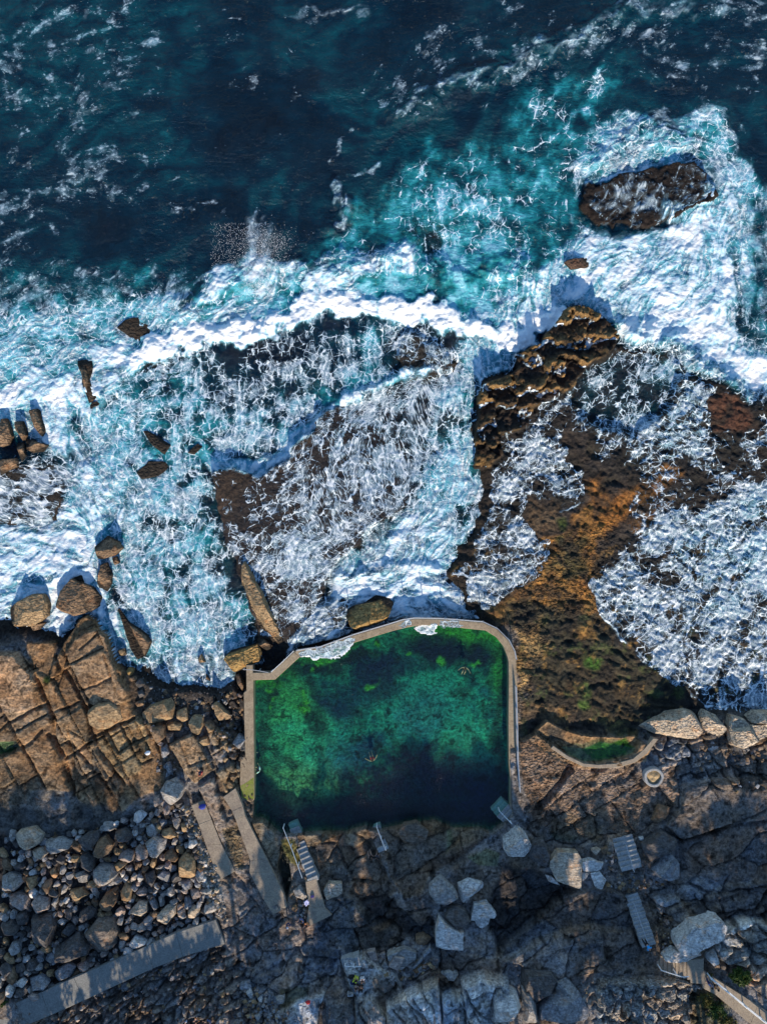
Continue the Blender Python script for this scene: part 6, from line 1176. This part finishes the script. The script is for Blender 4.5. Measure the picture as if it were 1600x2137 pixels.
def person(label, px, py, pose, rz, shirt, shorts, hair=(.03, .02, .015), z=None, sleeves=True, long_legs=False, group=None):
    j = {k: Vector(v) for k, v in POSE[pose].items()}; x, y = P(px, py, 1.0 if z is None else z)
    if z is None: z = TZ(x, y); x, y = P(px, py, z); z = TZ(x, y)
    root = skin_root = None
    V, R, E, ix = [], [], [], {}
    def add(k, r, par=None, co=None):
        ix[k] = len(V); V.append(tuple(co if co is not None else j[k])); R.append(r)
        if par: E.append((ix[par], ix[k]))
    add('pel', .125); add('che', .125, 'pel'); add('nec', .055, 'che'); add('hed', .095, 'nec'); hd = (j['hed'] - j['nec']).normalized(); add('top', .07, 'hed', j['hed'] + hd * .09)
    for s in 'lr':
        add('sh' + s, .062, 'che'); add('el' + s, .045, 'sh' + s); add('ha' + s, .032, 'el' + s); f = (j['ha' + s] - j['el' + s]).normalized(); side = Vector((1 if s == 'r' else -1, 0, 0)); side = (side - f * side.dot(f)).normalized()
        add('pa' + s, .034, 'ha' + s, j['ha' + s] + f * .06)
        add('hi' + s, .095, 'pel'); add('kn' + s, .062, 'hi' + s); add('an' + s, .042, 'kn' + s); add('to' + s, .034, 'an' + s)
    sk = M['skin']; body = skin_obj('person', V, E, R, sk, None); body.location = (x, y, z); body.rotation_euler[2] = rz
    for s in 'lr':     # fingers, each its own short chain rooted in the palm
        f = (j['ha' + s] - j['el' + s]).normalized(); side = Vector((1 if s == 'r' else -1, 0, 0)); side = (side - f * side.dot(f)).normalized(); pal = j['ha' + s] + f * .07
        bm = bmesh.new()
        for k, (o_, l_) in enumerate([(-.03, .065), (-.01, .08), (.01, .075), (.03, .06)]): a = pal + side * o_; b = a + f * l_ * .55; c = b + f * l_ * .45 + Vector((0, 0, -.012)); tube(bm, a, b, .009, 5); tube(bm, b, c, .008, 5)
        a = pal - f * .05 - side * .03; tube(bm, a, a - side * .035 + f * .03, .010, 5); tube(bm, a - side * .035 + f * .03, a - side * .04 + f * .06, .009, 5)
        bm_obj('hand', bm, sk, body)
    # clothes
    if shirt is not None:
        V2 = [j['pel'] + (j['che'] - j['pel']) * .15, j['che'], j['che'] + (j['nec'] - j['che']) * .45, j['shl'], j['shr']]; E2 = [(0, 1), (1, 2), (1, 3), (1, 4)]; R2 = [.15, .155, .10, .085, .085]
        if sleeves: V2 += [j['ell'], j['elr']]; E2 += [(3, 5), (4, 6)]; R2 += [.062, .062]
        skin_obj('shirt', [tuple(v) for v in V2], E2, R2, cloth(shirt[1], shirt[0]), body)
    if shorts is not None:
        e = 1.0 if long_legs else .75; V3 = [j['pel'], j['hil'], j['hir'], j['hil'].lerp(j['knl'], e), j['hir'].lerp(j['knr'], e)]; E3 = [(0, 1), (0, 2), (1, 3), (2, 4)]; R3 = [.145, .112, .112, .082, .082]
        if long_legs: V3 += [j['anl'], j['anr']]; E3 += [(3, 5), (4, 6)]; R3 += [.06, .06]
        skin_obj('shorts' if not long_legs else 'trousers', [tuple(v) for v in V3], E3, R3, cloth(shorts[1], shorts[0]), body)
    bm = bmesh.new(); bmesh.ops.create_uvsphere(bm, u_segments=12, v_segments=8, radius=.115); bmesh.ops.translate(bm, verts=bm.verts, vec=j['hed'] + hd * .05 - Vector((0, .02, 0))); bm_obj('hair', bm, cloth(hair, 'hair_%d' % int(hair[0] * 1000)), body)
    bm = bmesh.new(); fw = Vector((0, 1, 0)) if pose in ('stand', 'stoop', 'sit', 'tread') else Vector((0, 0, 1)) if pose == 'lie' else Vector((0, -1, 0)); tube(bm, j['hed'] + fw * .09, j['hed'] + fw * .125 - hd * .02, .014, 6); bm_obj('nose', bm, sk, body)
    return tag(body, label, 'person', group)
BLU = ('blue', (.03, .30, .62)); NVY = ('navy', (.02, .03, .10)); BLK = ('black', (.012, .012, .014)); RED = ('red', (.50, .03, .03)); WHI = ('white', (.75, .75, .76)); YEL = ('yellow', (.55, .62, .05)); ORA = ('orange', (.6, .2, .05)); GRE = ('grey', (.16, .17, .18)); DBL = ('denim', (.05, .14, .36)); BRW = ('brown', (.12, .06, .04)); PUR = ('purple', (.16, .1, .3))
person('person in bright blue shirt and dark trousers stooping atop the long stairs', 1343, 1962, 'stoop', math.radians(212), BLU, BLK, z=4.6, long_legs=True)
person('person in blue walking where the steps meet the coastal path', 1473, 2043, 'stand', math.radians(140), DBL, NVY, z=5.04, long_legs=True)
person('person in an orange top just behind the walker in blue', 1485, 2047, 'stand', math.radians(160), ORA, BLK, z=5.06)
person('person in navy standing alone at the lower end of the tan ramp', 604, 1921, 'stand', 0.5, NVY, NVY, z=2.55, hair=(.5, .5, .55))
person('person in a denim blue top sitting on the rock steps below the pool stairs', 631, 1916, 'sit', 2.2, DBL, GRE)
person('person in an orange top sitting beside the one in denim blue', 642, 1924, 'sit', 2.6, ORA, BLK)
person('person in black sitting on the brown rock by the pool rim, left of two', 775, 1788, 'sit', 0.4, BLK, BLK)
person('person in black sitting on the brown rock by the pool rim, right of two', 786, 1786, 'sit', -0.3, BLK, GRE)
person('person in a yellow green jacket crouched on the pale stone terrace', 744, 2037, 'sit', 2.7, YEL, YEL, z=4.0, long_legs=True)
person('person in white sitting on the pale stone terrace', 756, 2038, 'sit', 3.3, WHI, WHI, z=4.0)
person('person in dark brown sitting at the back of the pale stone terrace', 753, 2056, 'sit', 3.1, BRW, BLK, z=4.0, long_legs=True)
person('person in grey sitting left of the one in brown on the terrace', 743, 2054, 'sit', 3.3, GRE, BLK, z=4.0)
person('person in red sitting on the tan ledge above the slab walkway', 421, 1613, 'sit', 0.8, RED, NVY)
person('person in dark clothes sitting on the pale slab near the red bag', 671, 2097, 'sit', 1.2, BRW, BLK)
person('person in white sitting among stones at the lower edge', 388, 2127, 'sit', 0.4, WHI, NVY)
person('person in orange sitting among stones at the lower edge', 413, 2127, 'sit', 2.4, ORA, WHI)
person('person in blue sitting alone at the lower edge', 437, 2133, 'sit', 2.0, DBL, BLK)
person('swimmer treading water in the upper right of the pool', 969, 1392, 'tread', 2.9, None, BLK, z=.16)
person('swimmer in the middle of the pool', 777, 1583, 'tread', 0.3, None, RED, z=.16)
person('swimmer close to the left wall of the pool', 542, 1604, 'tread', 1.2, WHI, NVY, z=.16)
# bags and towels
def bag(label, px, py, col, z=None, s=.22, rz=.3, cat='bag', name='bag'):
    x, y = P(px, py, 2.5); z = TZ(x, y) if z is None else z; x, y = P(px, py, z); root = empty(name, (x, y, z), rz); tag(root, label, cat)
    bm = bmesh.new(); bmesh.ops.create_uvsphere(bm, u_segments=14, v_segments=9, radius=1)
    for v in bm.verts: v.co = Vector((v.co.x * s * (1 + .12 * math.sin(v.co.y * 4)), v.co.y * s * .72, max(-.3, v.co.z) * s * .75 + .3 * s * .75))
    bm_obj('bag_body', bm, cloth(col[1], col[0]), root)
    bm = bmesh.new(); pts = [Vector((s * .7 * math.cos(t), 0, s * (.7 + .5 * math.sin(t)))) for t in np.linspace(0, math.pi, 9)]
    for a, b in zip(pts[:-1], pts[1:]): tube(bm, a, b, .02)
    bm_obj('strap', bm, M['rail'] if col[0] == 'white' else cloth(BLK[1], 'black'), root)
    return root
bag('small red bag on the pale slab at the bottom', 643, 2091, RED, s=.26)
bag('blue and red bag lying on the first tan slab of the old walkway', 423, 1683, ('deepblue', (.03, .05, .30)), z=2.06, s=.38)
bag('white bag left on the jointed tan ledge', 309, 1571, WHI, s=.3)
bag('dark bag at the left corner of the pale stone terrace', 733, 2038, BLK, z=4.0, s=.32)
bag('navy bag at the corner of the terrace below the dark one', 736, 2050, NVY, z=4.0, s=.28)
bag('purple bag dropped on the sunlit landing of the pool steps', 652, 1871, PUR, z=2.78, s=.2)
def towel(label, pts, z, col):
    q = PP(pts, z); c = (sum(p[0] for p in q) / 4, sum(p[1] for p in q) / 4); n = 12; V = []; 
    for i in range(n + 1):
        for k in range(n + 1):
            u, v = i / n, k / n; x = (q[0][0] * (1 - u) + q[1][0] * u) * (1 - v) + (q[3][0] * (1 - u) + q[2][0] * u) * v; y = (q[0][1] * (1 - u) + q[1][1] * u) * (1 - v) + (q[3][1] * (1 - u) + q[2][1] * u) * v
            V.append((x - c[0] + .03 * math.sin(9 * v + 3 * u), y - c[1], .05 + .05 * math.sin(7 * u + 4 * v) * math.sin(5 * v)))
    F = [(i * (n + 1) + k, (i + 1) * (n + 1) + k, (i + 1) * (n + 1) + k + 1, i * (n + 1) + k + 1) for i in range(n) for k in range(n)]
    o = link('towel', mesh_from('towel', V, F), cloth(col[1], col[0]), None, (c[0], c[1], z)); sm = o.modifiers.new('thick', 'SOLIDIFY'); sm.thickness = .02
    tag(o, label, 'towel')
towel('pale lilac towel hung over the grey block beside the pool steps', [(634,1882),(642,1876),(646,1886),(638,1891)], 2.9, ('lilac', (.5, .5, .72)))
# row of small stones on the square block
for k in range(7):
    t = k / 6; x, y = P(686 + 3.5 * t + .8 * math.sin(k * 3), 1850 + 19 * t, 3.0); me = rock_mesh([(.09 * math.cos(a), .07 * math.sin(a)) for a in np.linspace(0, 6.28, 7)[:-1]], .09, RC['pale'], 40 + k, .05, .4, base=.02)
    zt = max(TZ(x, y) + .3, 2.4); o = link('pebble', me, M['rock'], None, (x, y, 2.55)); tag(o, 'small pale pebble in the row laid on the square tan block', 'pebble', 'row of pebbles on the square block')

# ------------------------------------------------------------------ PLANTS
def leaves_mesh(centres, per, spread, size, seed, flat=1.0):
    rs = np.random.RandomState(seed); n = len(centres) * per; c = np.repeat(np.array(centres), per, 0); d = rs.normal(0, 1, (n, 3)); d /= np.linalg.norm(d, axis=1)[:, None]; p = c + d * spread * rs.rand(n, 1) ** .4 * np.array((1, 1, flat))
    a = rs.normal(0, 1, (n, 3)); a /= np.linalg.norm(a, axis=1)[:, None]; b = np.cross(a, rs.normal(0, 1, (n, 3))); b /= np.linalg.norm(b, axis=1)[:, None]; s = size * (.6 + .8 * rs.rand(n, 1))
    V = np.stack([p - a * s, p + b * s * .45, p + a * s, p - b * s * .45], 1).reshape(-1, 3); F = np.arange(4 * n).reshape(n, 4); return mesh_from('leaves', V, F, None, False)
def bush(label, px, py, z, r, h, mat, seed, n=40, per=60, size=.09):
    x, y = P(px, py, z); root = empty('shrub', (x, y, z)); tag(root, label, 'shrub'); rs = random.Random(seed); cs = []
    while len(cs) < n:
        a, b, c = rs.uniform(-1, 1), rs.uniform(-1, 1), rs.uniform(0, 1)
        if a * a + b * b + c * c < 1: cs.append((a * r, b * r * .8, c * h))
    link('foliage', leaves_mesh(cs, per, .26 * r, size, seed), M[mat], root)
    bm = bmesh.new()
    for c in cs[:12]: tube(bm, (c[0] * .1, c[1] * .1, -.2), c, .025, 5)
    bm_obj('stem', bm, M['bark'], root); return root
bush('dense dark green bush on the pale cliff top above the coastal path', 1541, 2037, 5.1, 1.0, 1.0, 'leaf', 4, 50, 70)
bush('straggly green and yellow shrub below the coastal path at the lower edge', 1492, 2108, 4.8, 1.1, .6, 'leaf', 5, 34, 40)
bush('dry olive shrub left of the straggly one at the lower edge', 1470, 2085, 4.8, .9, .45, 'dry', 6, 24, 36); bush('low yellowish shrub cut by the lower edge, beside the coastal path', 1515, 2130, 4.8, .9, .5, 'dry', 8, 26, 36)
bush('small tuft of yellow green growth at the end of the coastal path handrail', 1480, 2034, 5.0, .3, .3, 'dry', 7, 10, 40, .06)
bush('small patch of green grass at the left end of the concrete path', 4, 2090, 2.9, .6, .25, 'leaf', 9, 20, 50, .07)
# headland trees behind the picture's lower edge: they shade the shore
KZ = math.tan(EL)
def tree(px, py, zs, rx, rh, dens, yy, seed, label='tall dark headland tree whose shadow falls on the shore'):
    """a tree whose crown stands where the sun's ray to (px,py) crosses the line y=yy"""
    x, y = P(px, py, zs); d = y - yy; cx = x + d * SAZ; hz = zs + d * KZ / 1.0; gz = TZ(cx, yy); root = empty('pine_tree', (cx, yy, gz)); tag(root, label, 'tree', 'headland trees'); rs = random.Random(seed); cs = []
    while len(cs) < int(dens):
        a, b, c = rs.gauss(0, .45), rs.gauss(0, .45), rs.uniform(-1, 1)
        if abs(a) < 1.1 and a * a + c * c < 1.15: cs.append((a * rx, b * rx * .8, hz - gz + c * rh))
    link('crown', leaves_mesh(cs, 46, .62, .26, seed), M['leaf'], root); bm = bmesh.new(); tube(bm, (0, 0, -1), (0, 0, max(1.5, hz - gz)), .22, 8)
    for c in cs[::5]: tube(bm, (0, 0, c[2] * .75), c, .06, 5)
    bm_obj('trunk', bm, M['bark'], root)
SHADE = [ # px, py, height there, half width, half height (metres), leaf clumps
 (60,1700,1.4,3.6,1.1,60),(180,1690,1.4,3.4,1.0,55),(290,1680,1.4,2.6,.7,32),(20,1740,1.4,3.4,.8,40),
 (30,1930,2.4,3.0,1.0,18),(190,1950,2.4,3.4,.8,20),(340,1980,2.5,3.4,.8,20),(60,2010,2.8,4.0,1.4,70),(240,2040,2.8,4.0,1.6,80),(420,2000,2.8,3.6,1.2,60),(100,2110,3,4.5,1.6,80),(360,2100,3.2,4.5,1.6,80),
 (560,1950,2.8,3.4,1.0,50),(560,2060,3.2,4.5,1.8,90),(700,2060,3.8,4.0,1.6,80),(470,1760,2.2,1.0,1.2,6),
 (870,1640,-.2,2.4,1.3,60),(800,1690,-.2,2.4,.8,50),(960,1665,-.2,3.2,1.5,80),(872,1600,-.2,1.6,.7,22),(1000,1600,-.2,.9,1.2,16),(1045,1610,-.2,1.3,1.3,24),(555,1680,-.2,1.2,.8,22),(1060,1700,1,2.2,1.0,40),
 (720,1790,2,3.4,1.3,44),(860,1800,2,3.4,1.4,70),(1000,1790,2,3.4,1.4,70),(680,1880,2.4,2.8,1.2,40),(820,1910,2.6,4,1.6,90),(980,1910,2.6,4,1.6,90),(860,2010,3.6,4,1.3,80),(1000,2010,3.6,4,1.2,70),(720,1980,3.2,3,1.4,60),
 (1130,1730,1.8,2.6,.9,46),(1250,1740,1.9,3.2,.9,60),(1390,1730,2.2,3.4,1.0,64),(1530,1720,2.8,3.6,1.1,70),(1600,1740,2.8,3.6,1.3,60),(1130,1830,2.2,3.4,1.4,84),(1280,1830,2.6,3.6,1.4,90),(1440,1820,3,3.8,1.2,90),(1580,1830,3.0,3.8,1.2,90),(1140,1930,2.6,3.8,1.4,90),(1300,1920,3.6,3.6,1.2,80),(1430,1890,3.6,3.4,.5,60),(1580,1895,3.8,3.4,.5,60),
 (1180,2010,4.2,3.4,.9,52),(1310,2000,4.2,2.8,.7,46)]
for k_, (px, py, zs, rx, rh, dn) in enumerate(SHADE): tree(px, py, zs, rx, rh, dn * (.5 if py > 1720 else .8 if zs > 1 else 1.7), -66 - (k_ % 3) * 1.2, 300 + k_)

# spray thrown up where the wave breaks
rs = np.random.RandomState(5); Vs, Fs = [], []; n_ = 8000; ico = bmesh.new(); bmesh.ops.create_icosphere(ico, subdivisions=1, radius=1); iv = np.array([v.co[:] for v in ico.verts]); jf = np.array([[v.index for v in f.verts] for f in ico.faces]); ico.free()
for k in range(n_):
    u = rs.rand(); px = 545 + rs.normal(0, 10 + 22 * u) + 24 * (1 - u) * 0 - 50 * (1 - u) * rs.rand() + 10; py = 610 - 125 * u ** 1.3 + rs.normal(0, 10); z = 2.6 * u * rs.rand() + .3; x, y = P(px, py, z); r = .008 + .022 * rs.rand() ** 4
    if k % 9 == 0: px = rs.uniform(440, 560); py = rs.uniform(465, 560); x, y = P(px, py, z); r = .018
    Vs.append(iv * r + np.array((x, y, z))); Fs.append(jf + 12 * k)
V = np.concatenate(Vs); sp = link('spray', mesh_from('spray', V, np.concatenate(Fs)), M['spray']); sp['kind'] = 'stuff'; tag(sp, 'burst of white spray drops thrown up by the breaking wave', 'spray')

# ------------------------------------------------------------------ LIGHT, SKY, CAMERA
w = bpy.data.worlds.new('World'); SC.world = w; w.use_nodes = True; nt = w.node_tree; nt.nodes.clear()
sky = nt.nodes.new('ShaderNodeTexSky'); sky.sky_type = 'NISHITA'; sky.sun_disc = False; sky.sun_elevation = EL; sky.sun_rotation = math.pi - math.atan(SAZ); sky.air_density = 1.0; sky.dust_density = 0.0; sky.ozone_density = 4.0
bg = nt.nodes.new('ShaderNodeBackground'); bg.inputs['Strength'].default_value = SKYS; ow = nt.nodes.new('ShaderNodeOutputWorld'); mx = nt.nodes.new('ShaderNodeMix'); mx.data_type = 'RGBA'; mx.blend_type = 'MULTIPLY'; mx.inputs[0].default_value = 1; mx.inputs[7].default_value = (.90, .97, .99, 1); nt.links.new(sky.outputs[0], mx.inputs[6]); nt.links.new(mx.outputs[2], bg.inputs[0]); nt.links.new(bg.outputs[0], ow.inputs[0])
sl = bpy.data.lights.new('sun', 'SUN'); sl.energy = SUNE; sl.angle = math.radians(.5); sl.color = (1.0, .86, .68); so = bpy.data.objects.new('sun', sl); COL.objects.link(so)
so.rotation_euler = Vector((SAZ, -1, math.tan(EL) * math.hypot(1, SAZ))).to_track_quat('Z', 'Y').to_euler()
cam = bpy.data.cameras.new('camera'); co = bpy.data.objects.new('camera', cam); COL.objects.link(co); co.location = (0, 0, H); cam.sensor_fit = 'VERTICAL'; cam.angle_y = 2 * math.atan(1068.5 / PX / H); cam.clip_end = 6000; cam.clip_start = 1
SC.camera = co
SC.view_settings.view_transform = 'Standard'; SC.view_settings.look = 'None'; SC.view_settings.exposure = EXPO; SC.view_settings.gamma = 1
SC.cycles.max_bounces = 5; SC.cycles.diffuse_bounces = 2; SC.cycles.glossy_bounces = 2; SC.cycles.transparent_max_bounces = 10; SC.cycles.caustics_reflective = False; SC.cycles.sample_clamp_indirect = 4
